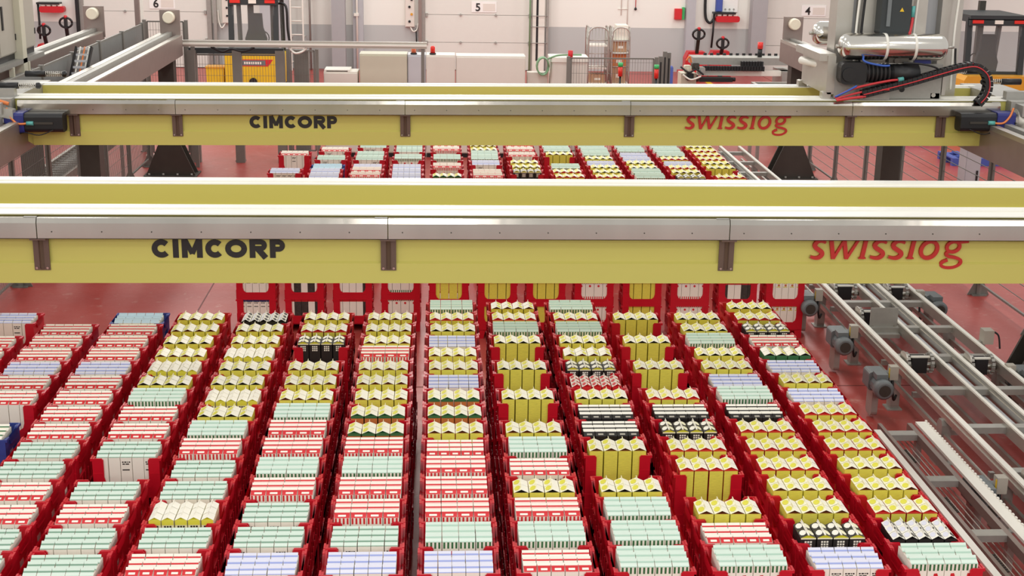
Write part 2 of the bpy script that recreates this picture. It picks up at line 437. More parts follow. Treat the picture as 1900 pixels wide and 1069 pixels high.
CM = {
 'Yb': carton_D('juice_carton', W4, DY, H4, 'juice_yellow', 'brown_card', 'cream_card', 'white_card', 'lemon'),
 'Yr': carton_D('juice_carton', W4, DY, H4, 'juice_yellow', 'red_card', 'cream_card', 'white_card', 'lemon', side='red_card', collar='red_card', cz=0.007),
 'Yk': carton_D('juice_carton', W4, DY, H4, 'juice_yellow', 'dark_card', 'cream_card', 'white_card', 'lemon'),
 'Yg': carton_D('juice_carton', W4, DY, H4, 'orange_card', 'green_card', 'cream_card', 'white_card', 'lemon', side='green_card', collar='green_card'),
 'Ym': carton_D('juice_carton', W4, DY, H4, 'juice_yellow', 'brown_card', 'white_card', 'white_card', None, 'lemon'),
 'Yn': carton_D('juice_carton', W4, DY, H4, 'green_card', 'dark_card', 'white_card', 'white_card', None, 'lemon'),
 'K4': carton_D('dark_carton', W4, DY, H4, 'ink', 'lemon', 'dark_card', 'cow_card', 'white_card', 'cream_card', grid='white_card', collar='cream_card', cz=0.008, gz=0.03, ridge='white_card'),
 'Kw': carton_D('ball_carton', W5, DX, H5+0.01, 'ink', 'ink', 'white_card', 'white_card', 'palelilac_card', 'cow_card'),
 'C5': carton_D('cream_carton', W5, DX, H5+0.015, 'cream_card', 'lemon', 'white_card', 'white_card', grid='dark_card', collar='lemon', cz=0.03, gz=0.045, rise=0.018),
 'P5': carton_D('red_white_carton', W5, DX, H5, 'red_card', 'red_card', 'white_card', 'red_card', 'red_card', 'white_card'),
 'R4': carton_X('red_milk_carton', W4, DX, H4-0.004, 'pink_card', line='red_card', teeth='red_card', mark='red_card', fin='white_card'),
 'R4f': carton_X('red_milk_carton', W4, DX, H4-0.004, 'red_card', line='red_card', teeth='red_card', mark='red_card', label='white_card'),
 'G4': carton_X('mint_milk_carton', W4, DX, H4-0.004, 'mint_card', line='palesage_card', teeth='green_card', mark='red_card', fin='mint_card'),
 'R5': carton_X('red_milk_carton', W5, DX, H5, 'red_card', line='red_card', label='white_card'),
 'R5t': carton_X('red_milk_carton', W5, DX, H5, 'red_card', line='red_card', label='white_card', text='ink'),
 'R5b': carton_X('red_milk_carton', W5, DX, H5, 'white_card', line='red_card'),
 'G5': carton_X('mint_milk_carton', W5, DX, H5, 'mint_card', line='sage_card', fin='mint_card'),
 'G5t': carton_X('mint_milk_carton', W5, DX, H5, 'mint_card', line='sage_card', fin='mint_card', text='ink'),
 'B5': carton_X('blue_milk_carton', W5, DX, H5, 'palelilac_card', line='blue_card', fin='palelilac_card'),
 'B5t': carton_X('blue_milk_carton', W5, DX, H5, 'palelilac_card', line='blue_card', fin='palelilac_card', text='ink'),
 'L5': carton_X('pale_blue_carton', W5, DX, H5, 'skyblue_card', line='skyblue_card', fin='skyblue_card'),
 'K5b': carton_X('black_label_carton', W5, DX, H5, 'white_card', line='ink', body='ink'),
 'K5': carton_X('black_label_carton', W5, DX, H5, 'ink', line='ink', label='cabinet_grey', band='ink', fin='white_card', body='ink', tband='ink'),
 'W5': carton_X('white_milk_carton', W5, DX, H5, 'white_card', text='ink'),
 'Wn': carton_X('white_milk_carton', W5, DX, H5, 'navy_card', band='navy_card', text='ink'),
 'Wc': carton_X('cow_milk_carton', W5, DX, H5, 'red_card', body='white_card', band='red_card'),
 'Wd': carton_X('cow_milk_carton', W5, DX, H5, 'red_card', body='cow_card', band='red_card'),
 'S5': carton_X('striped_carton', W5, DX, H5, 'white_card', line='green_card', label='lemon', text='ink'),
 'Wy': carton_X('white_milk_carton', W5, DX, H5+0.03, 'cream_card', text='lemon', mark='orange_card'),
}
DESC = {'Yb': ('yellow juice carton', 'yellow'), 'Yr': ('yellow juice carton with red eaves', 'yellow'), 'Yk': ('yellow juice carton with dark eaves', 'yellow'),
 'Yg': ('orange juice carton with green eaves', 'yellow'), 'Ym': ('yellow juice carton', 'yellow'), 'Yn': ('dark green juice carton', 'yellow'),
 'K4': ('black carton with white grid', 'black'), 'Kw': ('black and white carton', 'black'), 'K5': ('black carton with white fin', 'black'),
 'C5': ('cream and yellow carton', 'cream'), 'P5': ('red and white carton', 'red'), 'R4': ('red striped milk carton', 'red'), 'R5': ('red milk carton', 'red'),
 'G4': ('mint striped milk carton', 'mint'), 'G5': ('mint green milk carton', 'mint'), 'B5': ('pale blue milk carton', 'blue'), 'L5': ('sky blue carton', 'blue'),
 'S5': ('white and green striped carton', 'blue'), 'W5': ('white milk carton', 'white'), 'Wn': ('white and navy carton', 'white'), 'Wc': ('white milk carton', 'white'), 'Wy': ('cream white carton', 'white')}
PLUR = {'yellow': 'yellow juice cartons', 'black': 'black cartons', 'cream': 'cream cartons', 'red': 'red milk cartons', 'mint': 'mint milk cartons', 'blue': 'blue milk cartons', 'white': 'white milk cartons'}
FIVE = {'Kw', 'C5', 'P5', 'R5', 'G5', 'B5', 'L5', 'K5', 'S5', 'W5', 'Wn', 'Wc', 'Wy'}

COLS = {   # far row 0 ... near row 15, '.' = no stack there
 -7: '.  B5 .  R5 R5 .  .  .  .  .  .  .  .  .  .  .',
 -6: '.  .  R5 R5 R5 B5 R5 R5 .  S5 .  .  .  .  .  .',
 -5: '.  L5 R5 R5 R5 B5 R5 R5 R5 R5 G5 G5 R5 R5 G5 G5',
 -4: '.  Yb Yb Yk Yb C5 Yk G4 R5 R5 G5 .  G5 R5 G5 G5',
 -3: '.  Kw Yb Yb C5 Yk Yk C5 Yk G4 R4 G5 G5 C5 G5 R5',
 -2: '.  Yb Yr K4 .  Yb Yb Yb G4 R4 R4 G4 R4 G5 G5 B5',
 -1: '.  Yb Yb Yb R4 Yb Yb Yb Yg Yg R4 G4 R4 R4 G5 B5',
 0:  'G4 Yr Yk B5 Yb Yb B5 Yg Yg Yb R5 R4 R4 R4 G4 B5',
 1:  'Ym Yr G4 Yk .  Yk .  Yk .  Yb G4 R5 Yk R4 G4 R5',
 2:  'G4 Yr G4 Yk Ym K4 P5 Yk K5 K5 Yb .  Yk G4 G4 G4',
 3:  '.  Yk .  Yk .  Yb .  Yr K5 K4 Yr Yr .  Yb R5 G4',
 4:  '.  Yk Yk G4 Yk Yb B5 G4 K5 Yr Yr Yr Yb Yb K4 B5',
 5:  'Yk Yr K4 R5 Yn B5 Yb B5 Yr Yr Yr Yb Yb Yr Kw G4',
}
FAR = {    # far block: rows from the far end; '.' = none
 -4: '. . R5 . . . B5 .', -3: '. R5 . G5 . L5 B5 B5', -2: 'G5 . G5 G5 . B5 R4 R4', -1: 'G5 G5 . G4 . B5 B5 B5',
 0: 'R4 R4 . G4 . R4 . Yg', 1: 'Yb Yb G4 G4 B5 . R5 R4', 2: 'R4 R4 R5 . Yb Yb K4 .', 3: 'G4 G4 Yb . . G4 Yr Yr',
 4: 'G4 G4 G4 Yk B5 Yk Yk Yr', 5: 'G4 G4 B5 B5 Yk Yk G4 G4', 6: 'G4 G4 G4 Yr B5 Yr Yb K4', 7: 'Yb Yr Yr Yr Yk Yk . Yr'}
def pick(t, ix, iy, rnd):
    if iy == 0:
        if t == 'R5' and rnd.random() < 0.4: return 'R5t'
        if t == 'G5' and rnd.random() < 0.4: return 'G5t'
        if t == 'B5' and rnd.random() < 0.4: return 'B5t'
        if t == 'R4': return 'R4f'
        if t == 'Wc' and rnd.random() < 0.5: return 'Wd'
    elif t in ('R5', 'K5'): return t+'b'
    return t
def carton_slots(t, X, Yf, zc, rows=None):
    """world positions of the cartons of a crate whose carton front plane is Yf and bottom is zc"""
    n, w = (5, W5) if t in FIVE else (4, W4)
    dd, d = (DY, 2) if t[0] == 'Y' or t == 'K4' else (DX, 3)
    out = []
    for iy in range(d if rows is None else rows):
        for ix in range(n):
            out.append((ix, iy, X+(ix-(n-1)/2)*w, Yf+dd/2+iy*dd, zc+FLR))
    return out
crates = []      # (X, Yc, z, blue, label, dist, individual)
cartons = []     # (key, mesh, x, y, z, label, dist)
lower = []       # lower crates, bases
near_ord = {}
for k, line in COLS.items():
    row = line.split(); cnt = 0; ci = k+8
    for r in range(15, -1, -1):
        t = row[r]
        if t == '.': continue
        cnt += 1
        jx = random.uniform(-0.006, 0.006); X = CX0+PX*k+jx; Yf = Y0-PY*r
        Yc = Yf+0.148; z = BASE+3*CH
        blue = t in ('L5', 'S5')
        where = '%s crate, %s column from left' % (ORD[cnt], ORD[ci])
        crates.append((X, Yc, z, blue, '%s plastic crate holding %s, %s' % ('blue' if blue else 'red', PLUR[DESC[t][1]], where.replace(' crate', ' from front')), Yf))
        for lv in range(3): lower.append((X+random.uniform(-.004, .004), Yc, BASE+lv*CH, blue and lv == 2))
        rnd = random.Random(k*100+r)
        for ix, iy, x, y, zz in carton_slots(t, X, Yf, z):
            lab = '%s, %s across, %s deep, %s' % (DESC[t][0], ORD[ix+1], ORD[iy+1], where)
            cartons.append((DESC[t][1], pick(t, ix, iy, rnd), x+rnd.uniform(-.001, .001), y+rnd.uniform(-.001, .001), zz, lab, Yf+iy*0.01))
for k, line in FAR.items():
    row = line.split(); ci = k+5; cnt = 0
    for i in range(7, -1, -1):
        t = row[i]
        if t == '.': continue
        cnt += 1
        X = CX0+PX*k+random.uniform(-.006, .006); Yf = 14.6+PY*(16-i); Yc = Yf+0.148; z = BASE+3*CH
        where = '%s row, %s far column' % (ORD[cnt], ORD[ci])
        crates.append((X, Yc, z, t == 'L5', 'red crate holding %s, %s' % (PLUR[DESC[t][1]], where) if t != 'L5' else 'blue crate holding blue milk cartons, '+where, Yf))
        for lv in range(3): lower.append((X, Yc, BASE+lv*CH, False))
        rnd = random.Random(k*100+i+5000)
        for ix, iy, x, y, zz in carton_slots(t, X, Yf, z):
            cartons.append((DESC[t][1], pick(t, ix, iy, rnd), x, y, zz, '%s, %s across, %s deep, %s' % (DESC[t][0], ORD[ix+1], ORD[iy+1], where), Yf+iy*0.01))
# front faces of the far block, seen below the near gantry
FRONT = {-4: 'Wn', -3: 'Wc', -2: 'Wc', -1: 'G4', 0: 'Yk', 1: 'Yk', 2: 'Yk', 3: 'R4', 4: 'Yk', 5: 'R4', 6: 'Wc', 7: 'Wy'}
LEV = ['bottom', 'second lowest', 'third lowest']
for k, t in FRONT.items():
    X = CX0+PX*k; Yf = 14.73 if k < 0 else 14.47; Yc = Yf+0.148; ci = k+5
    for lv in range(2 if t == 'Wy' else 3):
        z = BASE+lv*CH
        if lv < 3:
            crates.append((X, Yc, z, False, 'red crate, %s in the %s stack of the far block front' % (LEV[lv], ORD[ci]), Yf))
        rnd = random.Random(k*10+lv)
        for ix, iy, x, y, zz in carton_slots(t, X, Yf, z, rows=2):
            tt = 'W5' if (t == 'Wn' and lv == 1) else t
            cartons.append((DESC[t][1], pick(tt, ix, iy, rnd), x, y, zz, '%s, %s across, %s deep, %s crate, %s far stack' % (DESC[tt][0], ORD[ix+1], ORD[iy+1], LEV[lv], ORD[ci]), Yf+iy*0.01))
# individuals: the nearest 300 of a kind, the rest as stuff
def join_stuff(name, items, label, cat, mats_by=None):
    """items: list of (mesh, x, y, z) -> one mesh object"""
    v, f, mi, names = [], [], [], []
    cache = {}
    for me, x, y, z in items:
        if me.name not in cache:
            cache[me.name] = ([tuple(p.co) for p in me.vertices], [(tuple(q.vertices), q.material_index) for q in me.polygons], [mm.name for mm in me.materials])
        vs, fs, mn = cache[me.name]; o = len(v)
        v += [(a+x, b+y, c+z) for a, b, c in vs]
        for q, i in fs:
            f.append(tuple(o+a for a in q))
            if mn[i] not in names: names.append(mn[i])
            mi.append(names.index(mn[i]))
    me = bpy.data.meshes.new(name); me.from_pydata(v, [], f)
    for nme in names: me.materials.append(M[nme])
    me.polygons.foreach_set('material_index', mi); me.update()
    o = bpy.data.objects.new(name, me); C.objects.link(o); o['kind'] = 'stuff'; tag(o, label, cat); return o
NAME = {'yellow': 'juice_carton', 'black': 'black_carton', 'cream': 'cream_carton', 'red': 'red_milk_carton', 'mint': 'mint_milk_carton', 'blue': 'blue_milk_carton', 'white': 'white_milk_carton'}
bykind = {}
for c in cartons: bykind.setdefault(c[0], []).append(c)
for kind, lst in bykind.items():
    lst.sort(key=lambda c: c[6])
    for c in lst[:300]:
        o = bpy.data.objects.new(NAME[kind], CM[c[1]]); C.objects.link(o); o.location = c[2:5]
        tag(o, c[5], 'carton', PLUR[kind]+' standing in crates')
    if len(lst) > 300:
        join_stuff(NAME[kind]+'s', [(CM[c[1]], c[2], c[3], c[4]) for c in lst[300:]], 'the many %s standing further back in their crates' % PLUR[kind], 'cartons')
crates.sort(key=lambda c: c[5])
for c in crates[:300]:
    o = bpy.data.objects.new('blue_crate' if c[3] else 'crate', crate_blue if c[3] else crate_red); C.objects.link(o); o.location = c[:3]
    tag(o, c[4], 'crate', 'plastic dairy crates on the stacks')
lo = [(crate_blue if c[3] else crate_red, c[0], c[1], c[2]) for c in crates[300:]]+[(crate_blue if b else crate_red, x, y, z) for x, y, z, b in lower]
join_stuff('lower_crates', lo, 'red plastic crates lower down in the carton stacks', 'crates')
s = MB()
for sx in (-1, 1): s.prism([(sx*0.213, 0), (sx*0.15, 0), (sx*0.13, 0.09), (sx*0.213, 0.098)], 'y', -0.158, 0.158)
s.box(-0.2, 0.2, -0.15, 0.158, 0.085, 0.098); s.box(-0.2, 0.2, 0.12, 0.158, 0.0, 0.09, 1)  # black back panel stands in for the shade inside the dolly opening
base_me = s.mesh('crate_dolly', ['crate_red', 'black'])
for k in FRONT:
    o = bpy.data.objects.new('crate_dolly', base_me); C.objects.link(o); o.location = (CX0+PX*k, (14.73 if k < 0 else 14.47)+0.148, 0.0)
    tag(o, 'red plastic dolly under the %s stack of the far block front' % ORD[k+5], 'dolly', 'dollies under the front stacks of the far block')
join_stuff('crate_dollies', [(base_me, x, y, 0.0) for x, y, z, b in lower if z < 0.2], 'red plastic dollies under the carton stacks', 'dollies')

# ================================================================== lettering made of strokes
def stroke(s, pts, w, m=0, y=0.0, th=0.004, closed=False, wfun=None):
    n = len(pts); L = []; R_ = []
    for i in range(n):
        a = pts[(i-1) % n] if (closed or i > 0) else pts[i]; b = pts[(i+1) % n] if (closed or i < n-1) else pts[i]
        dx, dz = b[0]-a[0], b[1]-a[1]; l = math.hypot(dx, dz) or 1
        ww = (wfun(i/(n-1)) if wfun else w)/2
        L.append((pts[i][0]-dz/l*ww, pts[i][1]+dx/l*ww)); R_.append((pts[i][0]+dz/l*ww, pts[i][1]-dx/l*ww))
    for i in range(n if closed else n-1):
        j = (i+1) % n
        s.quad([(R_[i][0], y, R_[i][1]), (R_[j][0], y, R_[j][1]), (L[j][0], y, L[j][1]), (L[i][0], y, L[i][1])], m)
        for q0, q1 in ((L[i], L[j]), (R_[j], R_[i])):
            s.quad([(q0[0], y, q0[1]), (q1[0], y, q1[1]), (q1[0], y+th, q1[1]), (q0[0], y+th, q0[1])], m)
def arc(cx, cz, rx, rz, a0, a1, n=20): return [(cx+rx*cos(radians(a0+(a1-a0)*i/n)), cz+rz*sin(radians(a0+(a1-a0)*i/n))) for i in range(n+1)]
def word_cimcorp(x0, x1, z0, z1, y, parent):
    h = z1-z0; w = 0.30*h; T = (x1-x0)
    adv = [0.143, 0.062, 0.168, 0.140, 0.165, 0.142, 0.124]; tot = sum(adv); x = x0
    for ch, a in zip('CIMCORP', adv):
        cw = a/tot*T; s = MB(); r = (h-w)/2; zc = z0+h/2; lw = cw*0.86
        if ch == 'C': stroke(s, arc(x+lw*0.52, zc, lw*0.52-w/2+0.004, r, 42, 318), w, 0, y)
        elif ch == 'O': stroke(s, arc(x+lw/2, zc, lw/2-w/2+0.006, r, 0, 354), w, 0, y, closed=True)
        elif ch == 'I': stroke(s, [(x+w/2, z0), (x+w/2, z1)], w, 0, y)
        elif ch == 'M':
            for xx in (x+w/2, x+lw-w/2): stroke(s, [(xx, z0), (xx, z1)], w, 0, y)
            stroke(s, [(x+w*0.62, z1), (x+lw/2, z0+h*0.22)], w*0.85, 0, y-0.0004); stroke(s, [(x+lw-w*0.62, z1), (x+lw/2, z0+h*0.22)], w*0.85, 0, y-0.0006)
        else:
            stroke(s, [(x+w/2, z0), (x+w/2, z1)], w, 0, y)
            q = h*0.62 if ch == 'R' else h*0.66; rr = (q-w*0.9)/2; zz = z1-w*0.45-rr; xe = x+lw-rr-w*0.45
            stroke(s, [(x+w/2, zz+rr), (xe, zz+rr)]+arc(xe, zz, rr, rr, 90, -90, 12)+[(x+w/2, zz-rr)], w*0.9, 0, y-0.0004)
            if ch == 'R': stroke(s, [(x+lw*0.45, zz-rr), (x+lw*0.92, z0)], w*1.05, 0, y-0.0006)
        s.build('letter', 'ink', parent); x += cw
stroke0 = stroke
def word_swisslog(x0, x1, z0, zx, y, parent):
    stroke = lambda *a, **k: stroke0(*a, th=0.022, **k)
    # z0 base line, zx x-height line; italic slant
    h = zx-z0; T = x1-x0; sl = 0.16
    adv = [0.78, 1.45, 0.52, 0.85, 0.85, 0.52, 1.1, 1.15]; tot = sum(adv); x = x0; w = 0.2*h
    def sh(pts): return [(px+(pz-z0)*sl, pz) for px, pz in pts]
    def S(x, cw):
        p = [(0.88, 0.86), (0.62, 0.95), (0.36, 0.93), (0.2, 0.76), (0.3, 0.6), (0.55, 0.47), (0.76, 0.35), (0.8, 0.2), (0.62, 0.06), (0.36, 0.05), (0.06, 0.12)]
        q = [Vector((x+cw*0.9*a, z0+h*b, 0)) for a, b in p]; return [(v.x, v.y) for v in spline(q, 3)]
    for ch, a in zip('swisslog', adv):
        cw = a/tot*T; s = MB()
        P = lambda u, v: (x+cw*u, z0+h*v)
        if ch == 's': stroke(s, sh(S(x, cw)), w, 0, y, wfun=lambda t: w*(0.7+0.5*sin(pi*t)))
        elif ch == 'w':
            for i, (u0, u1, d) in enumerate(((0.05, 0.24, 1), (0.46, 0.24, 0), (0.46, 0.66, 1), (0.9, 0.66, 0))):
                stroke(s, sh([P(u0, 1.0), P(u1, 0.0)]), w*(1.05 if d else 0.7), 0, y-0.0003*i)
        elif ch == 'i': stroke(s, sh([P(0.42, 0), P(0.42, 1.0)]), w*1.05, 0, y); stroke(s, sh([P(0.1, 0.04), P(0.75, 0.04)]), w*0.35, 0, y-0.0003)
        elif ch == 'l': stroke(s, sh([P(0.42, 0), P(0.42, 1.42)]), w*1.05, 0, y); stroke(s, sh([P(0.1, 0.04), P(0.75, 0.04)]), w*0.35, 0, y-0.0003)
        elif ch == 'o': stroke(s, sh(arc(x+cw*0.45, z0+h*0.5, cw*0.40-w*0.4, h*0.45, 0, 350, 24)), w, 0, y, closed=True)
        else:
            stroke(s, sh(arc(x+cw*0.42, z0+h*0.66, cw*0.30-w*0.3, h*0.28, 0, 350, 20)), w*0.85, 0, y, closed=True)
            stroke(s, sh([P(0.6, 0.9), P(0.98, 0.95)]), w*0.7, 0, y-0.0003)
            q = [Vector((*P(a, b), 0)) for a, b in ((0.28, 0.4), (0.2, 0.28), (0.3, 0.15), (0.6, 0.08), (0.84, -0.05), (0.86, -0.26), (0.62, -0.44), (0.3, -0.45), (0.1, -0.33), (0.14, -0.16), (0.32, -0.05))]
            stroke(s, sh([(v.x, v.y) for v in spline(q, 3)]), w*0.8, 0, y-0.0006)
        s.build('letter', 'logo_red', parent); x += cw

# ================================================================== gantries
def gantry(name, label, Y, dz, xl, xr, txl, txr, brackets, tilt=0.0):
    g = thing(name, label, 'gantry', (0.9, Y, 2.0+dz))
    z0, z1 = 2.0+dz, 2.5+dz
    bev = 0.28
    def beam_part(ya, yb, front):
        s = MB()
        prof = [(xl, z0+0.17), (xl+bev, z0), (xr-bev, z0), (xr, z0+0.17), (xr, z1), (xl, z1)]
        s.prism(prof, 'y', ya, yb)
        return s
    s = beam_part(Y, Y+0.27, True)
    # pressed lower flange of the front face, slightly proud
    s.prism([(Y-0.018, z0), (Y+0.002, z0), (Y+0.002, z0+0.16), (Y, z0+0.16), (Y-0.018, z0+0.146)], 'x', xl+bev, xr-bev)
    s.build('front_beam', 'beam_yellow', g)
    s = beam_part(Y+1.05, Y+1.30, False)
    s.box(xl+0.1, xr-0.1, Y+1.035, Y+1.05, z0+0.15, z0+0.345)
    s.build('rear_beam', 'beam_yellow', g)
    for ya in (Y+0.14, Y+1.12):
        MB().box(xl+0.05, xr-0.05, ya, ya+0.11, z1, z1+0.018).build('rail', 'rail_white', g)
    for ya, yb in ((Y-0.02, Y+0.268), (Y+1.052, Y+1.298)): MB().box(xl+0.05, xr-0.05, ya, yb, z1, z1+0.008).build('top_plate', 'rail_white', g)
    # stainless cable tray in sections
    cuts = [txl]+[b+0.0 for b in brackets if txl+0.5 < b < txr-0.5 and abs(((b+0.355)/2.445)-round((b+0.355)/2.445)) < 0.1]+[txr]
    for a, b in zip(cuts[:-1], cuts[1:]):
        s = MB(); a += 0.003; b -= 0.003; f = Y-0.10
        s.prism([(f, z0+0.343), (f+0.004, z0+0.343), (f+0.004, z0+0.452), (f+0.02, z0+0.486), (Y+0.1, z0+0.490), (Y+0.1, z0+0.494), (f+0.016, z0+0.491), (f, z0+0.456)], 'x', a, b)
        s.box(a, b, f, Y, z0+0.343, z0+0.347)
        t = s.build('cable_tray', 'steel', g)
        r = MB(); x = a+0.10
        while x < b-0.05: r.cyl((x, f+0.002, z0+0.395), (x, f-0.003, z0+0.395), 0.005, 6); x += 0.345
        r.build('rivet', 'dark_steel', t)
        MB().box(b-0.09, b, f+0.03, f+0.05, z0+0.487, z0+0.496).build('joint_clip', 'galv', t)
    for b in brackets:
        s = MB(); s.box(b-0.055, b+0.055, Y-0.028, Y-0.018, z0+0.098, z0+0.343)
        s.prism([(b-0.018, Y-0.028), (b, Y-0.05), (b+0.018, Y-0.028)], 'z', z0+0.11, z0+0.343)
        s.box(b-0.055, b+0.055, Y-0.1, Y-0.012, z0+0.332, z0+0.343)
        br = s.build('bracket', 'bracket', g)
        for dx in (-0.037, 0.037): MB().cyl((b+dx, Y-0.028, z0+0.115), (b+dx, Y-0.037, z0+0.115), 0.009, 8).build('bolt', 'steel', br)
    word_cimcorp(-2.03, -1.075, z0+0.183, z0+0.318, Y-0.004, g)
    word_swisslog(2.70, 3.86, z0+0.187, z0+0.327, Y-0.0225, g)
    g.rotation_euler.y = tilt
    return g
BR = [-5.245, -2.80, -0.355, 2.09, 4.535, 6.98]
g1 = gantry('gantry_bridge', 'near yellow gantry bridge with black and red lettering crossing the whole photo', 9.6, 0.0, -4.75, 6.55, -4.55, 6.3, [-3.9, -2.80, -0.355, 2.09, 4.535, 5.56])
g2 = gantry('gantry_bridge', 'far yellow gantry bridge with motors at both ends and a robot trolley', 14.9, 0.085, -4.62, 6.42, -4.46, 6.19, [-3.89, -2.80, -0.355, 2.09, 4.535, 5.56], -0.005)

# drive motors, end carriages and spring buffers of the far gantry
def drive(sx, x, par):
    z = 2.36 if sx < 0 else 2.385; y = 14.72
    P = lambda d: x+sx*d      # d from inner end outwards
    def bx(s, d0, d1, *r, m=0):
        a, b = sorted((P(d0), P(d1))); s.box(a, b, *r, m)
    s = MB(); a, b = sorted((P(0), P(0.40)))
    s.prism(rrect(y-0.09, y+0.09, z-0.10, z+0.10, 0.04), 'x', a, b); mo = s.build('drive_motor', 'black', par)
    s = MB(); bx(s, 0.1, 0.33, y-0.10, y-0.088, z-0.012, z+0.012); s.build('connector', 'dark_steel', mo)
    s = MB(); s.cyl((P(0.30), y-0.105, z), (P(0.37), y-0.105, z), 0.022, 10); s.build('plug', 'teal', mo)
    s = MB(); a, b = sorted((P(0.40), P(0.60))); s.prism(rrect(y-0.105, y+0.1, z-0.11, z+0.11, 0.03), 'x', a, b); s.build('gearbox', 'blue_gear', par)
    s = MB(); s.lathe((P(0.60), y, z), (sx, 0, 0), [(0, 0.12), (0.03, 0.125), (0.03, 0.14), (0.22, 0.14), (0.22, 0.11), (0.34, 0.11)], 20)
    fl = s.build('flange', 'brushed', par)
    for k in range(8):
        a = 2*pi*k/8; MB().cyl((P(0.59), y+0.115*cos(a), z+0.115*sin(a)), (P(0.635), y+0.115*cos(a), z+0.115*sin(a)), 0.008, 6).build('bolt', 'black', fl)
    MB().tube(spline([(P(0.36), y-0.105, z), (P(0.46), y-0.115, z+0.0), (P(0.53), y-0.11, z+0.07), (P(0.57), y-0.09, z+0.16)]), 0.012, 6).build('power_cable', 'cable_orange', par)
    MB().tube(spline([(P(0.10), y-0.1, z-0.07), (P(0.25), y-0.105, z-0.125), (P(0.42), y-0.1, z-0.10), (P(0.6), y-0.1, z-0.2), (P(0.75), y-0.08, z-0.28)]), 0.006, 5).build('sensor_cable', 'black', par)
drive(-1, -3.95, g2); drive(1, 5.69, g2)
def carriage(x0, x1, par):
    s = MB(); s.box(x0, x1, 14.75, 16.3, 2.42, 2.60); s.box(x0+0.05, x1-0.05, 14.55, 14.75, 2.46, 2.58); s.box(x0+.02, x1-.02, 14.95, 15.05, 2.6, 2.68)
    c = s.build('end_carriage', 'galv', par)
    for y in (14.9, 16.1):
        MB().cyl(((x0+x1)/2-0.05, y, 2.42), ((x0+x1)/2+0.05, y, 2.42), 0.09, 14).build('wheel', 'dark_steel', c)
    for i in range(3):
        MB().cyl((x0+0.06+i*0.09, 14.60, 2.2+0.03*(i % 2)), (x0+0.06+i*0.09, 14.76, 2.2+0.03*(i % 2)), 0.035, 10).build('roller', 'brushed', c)
carriage(-5.0, -4.5, g2); carriage(6.28, 6.75, g2)
def buffer(p, sx, par):
    x, y, z = p
    s = MB(); s.cyl((x, y, z), (x+sx*0.22, y, z), 0.035, 12); b = s.build('buffer_body', 'black', par)
    s = MB(); s.cyl((x+sx*0.22, y, z), (x+sx*0.42, y, z), 0.010, 8); s.build('buffer_rod', 'steel', b)
    pts = []
    for i in range(73):
        a = 2*pi*i/8; pts.append((x+sx*(0.22+0.2*i/72), y+0.026*cos(a), z+0.026*sin(a)))
    MB().tube(pts, 0.005, 5).build('buffer_spring', 'brushed', b)
    MB().lathe((x+sx*0.40, y, z), (sx, 0, 0), [(0, 0.02), (0.015, 0.034), (0.045, 0.034), (0.06, 0.015)], 10).build('buffer_head', 'black', b)
buffer((-4.72, 15.05, 2.70), 1, g2); buffer((-4.62, 15.75, 2.74), 1, g2)
buffer((6.55, 15.2, 2.76), -1, g2); buffer((6.45, 16.0, 2.78), -1, g2)
MB().prism([(-4.9, 2.62), (-4.45, 2.5), (-4.45, 2.4), (-4.9, 2.5)], 'y', 14.6, 14.72).build('cable_chute', 'brushed', g2)
MB().tube(spline([(-5.0, 14.66, 2.72), (-4.75, 14.64, 2.64), (-4.5, 14.66, 2.56)]), 0.02, 6).build('power_cable', 'cable_orange', g2)

# ------------------------------------------------------------------ robot trolley on the far gantry
t = thing('robot_trolley', 'steel robot trolley with silver air tank and black motor on the far gantry', 'robot', (5.0, 15.4, 2.6))
for y in (14.98, 16.0): MB().box(4.36, 5.56, y, y+0.04, 2.62, 3.0).build('side_plate', 'galv', t)
MB().box(5.57, 5.61, 14.98, 16.04, 2.66, 2.95).build('end_frame', 'brushed', t)
s = MB(); s.box(4.27, 4.36, 14.98, 16.04, 2.66, 3.08); s.box(4.18, 4.36, 15.0, 16.04, 3.02, 3.10); s.build('end_frame', 'brushed', t)
MB().cyl((4.22, 15.9, 2.93), (4.40, 15.0, 2.93), 0.045, 12).build('drive_shaft', 'rail_white', t)
for y in (15.03, 16.05):
    for x in (4.28, 5.5):
        s = MB(); s.box(x-0.05, x+0.05, y-0.05, y+0.05, 2.60, 2.68); s.cyl((x-0.02, y-0.06, 2.66), (x-0.02, y+0.06, 2.66), 0.025, 8); s.build('guide_roller', 'brushed', t)
s = MB(); s.lathe((4.36, 14.93, 3.19), (1, 0, 0), [(0, 0.05), (0.02, 0.10), (0.06, 0.135), (0.10, 0.145), (1.10, 0.145), (1.14, 0.135), (1.18, 0.10), (1.20, 0.05)], 28)
at = s.build('air_tank', 'tank', t, 'polished silver air tank')
for x in (4.86, 5.18):
    MB().lathe((x-0.015, 14.93, 3.19), (1, 0, 0), [(0, 0.148), (0.03, 0.148)], 28).build('tank_strap', 'rail_white', at)
MB().cyl((4.33, 14.93, 3.19), (4.37, 14.93, 3.19), 0.022, 10).build('tank_plug', 'brushed', at)
MB().cyl((5.55, 14.93, 3.19), (5.64, 14.93, 3.19), 0.015, 8).build('tank_valve', 'brushed', at)
s = MB(); s.lathe((4.42, 16.25, 3.21), (1, 0, 0), [(0, 0.05), (0.02, 0.10), (0.06, 0.13), (0.10, 0.14), (1.05, 0.14), (1.1, 0.1), (1.12, 0.05)], 24)
a2 = s.build('air_tank', 'tank', t); MB().cyl((4.38, 16.25, 3.21), (4.43, 16.25, 3.21), 0.02, 8).build('tank_plug', 'brushed', a2)
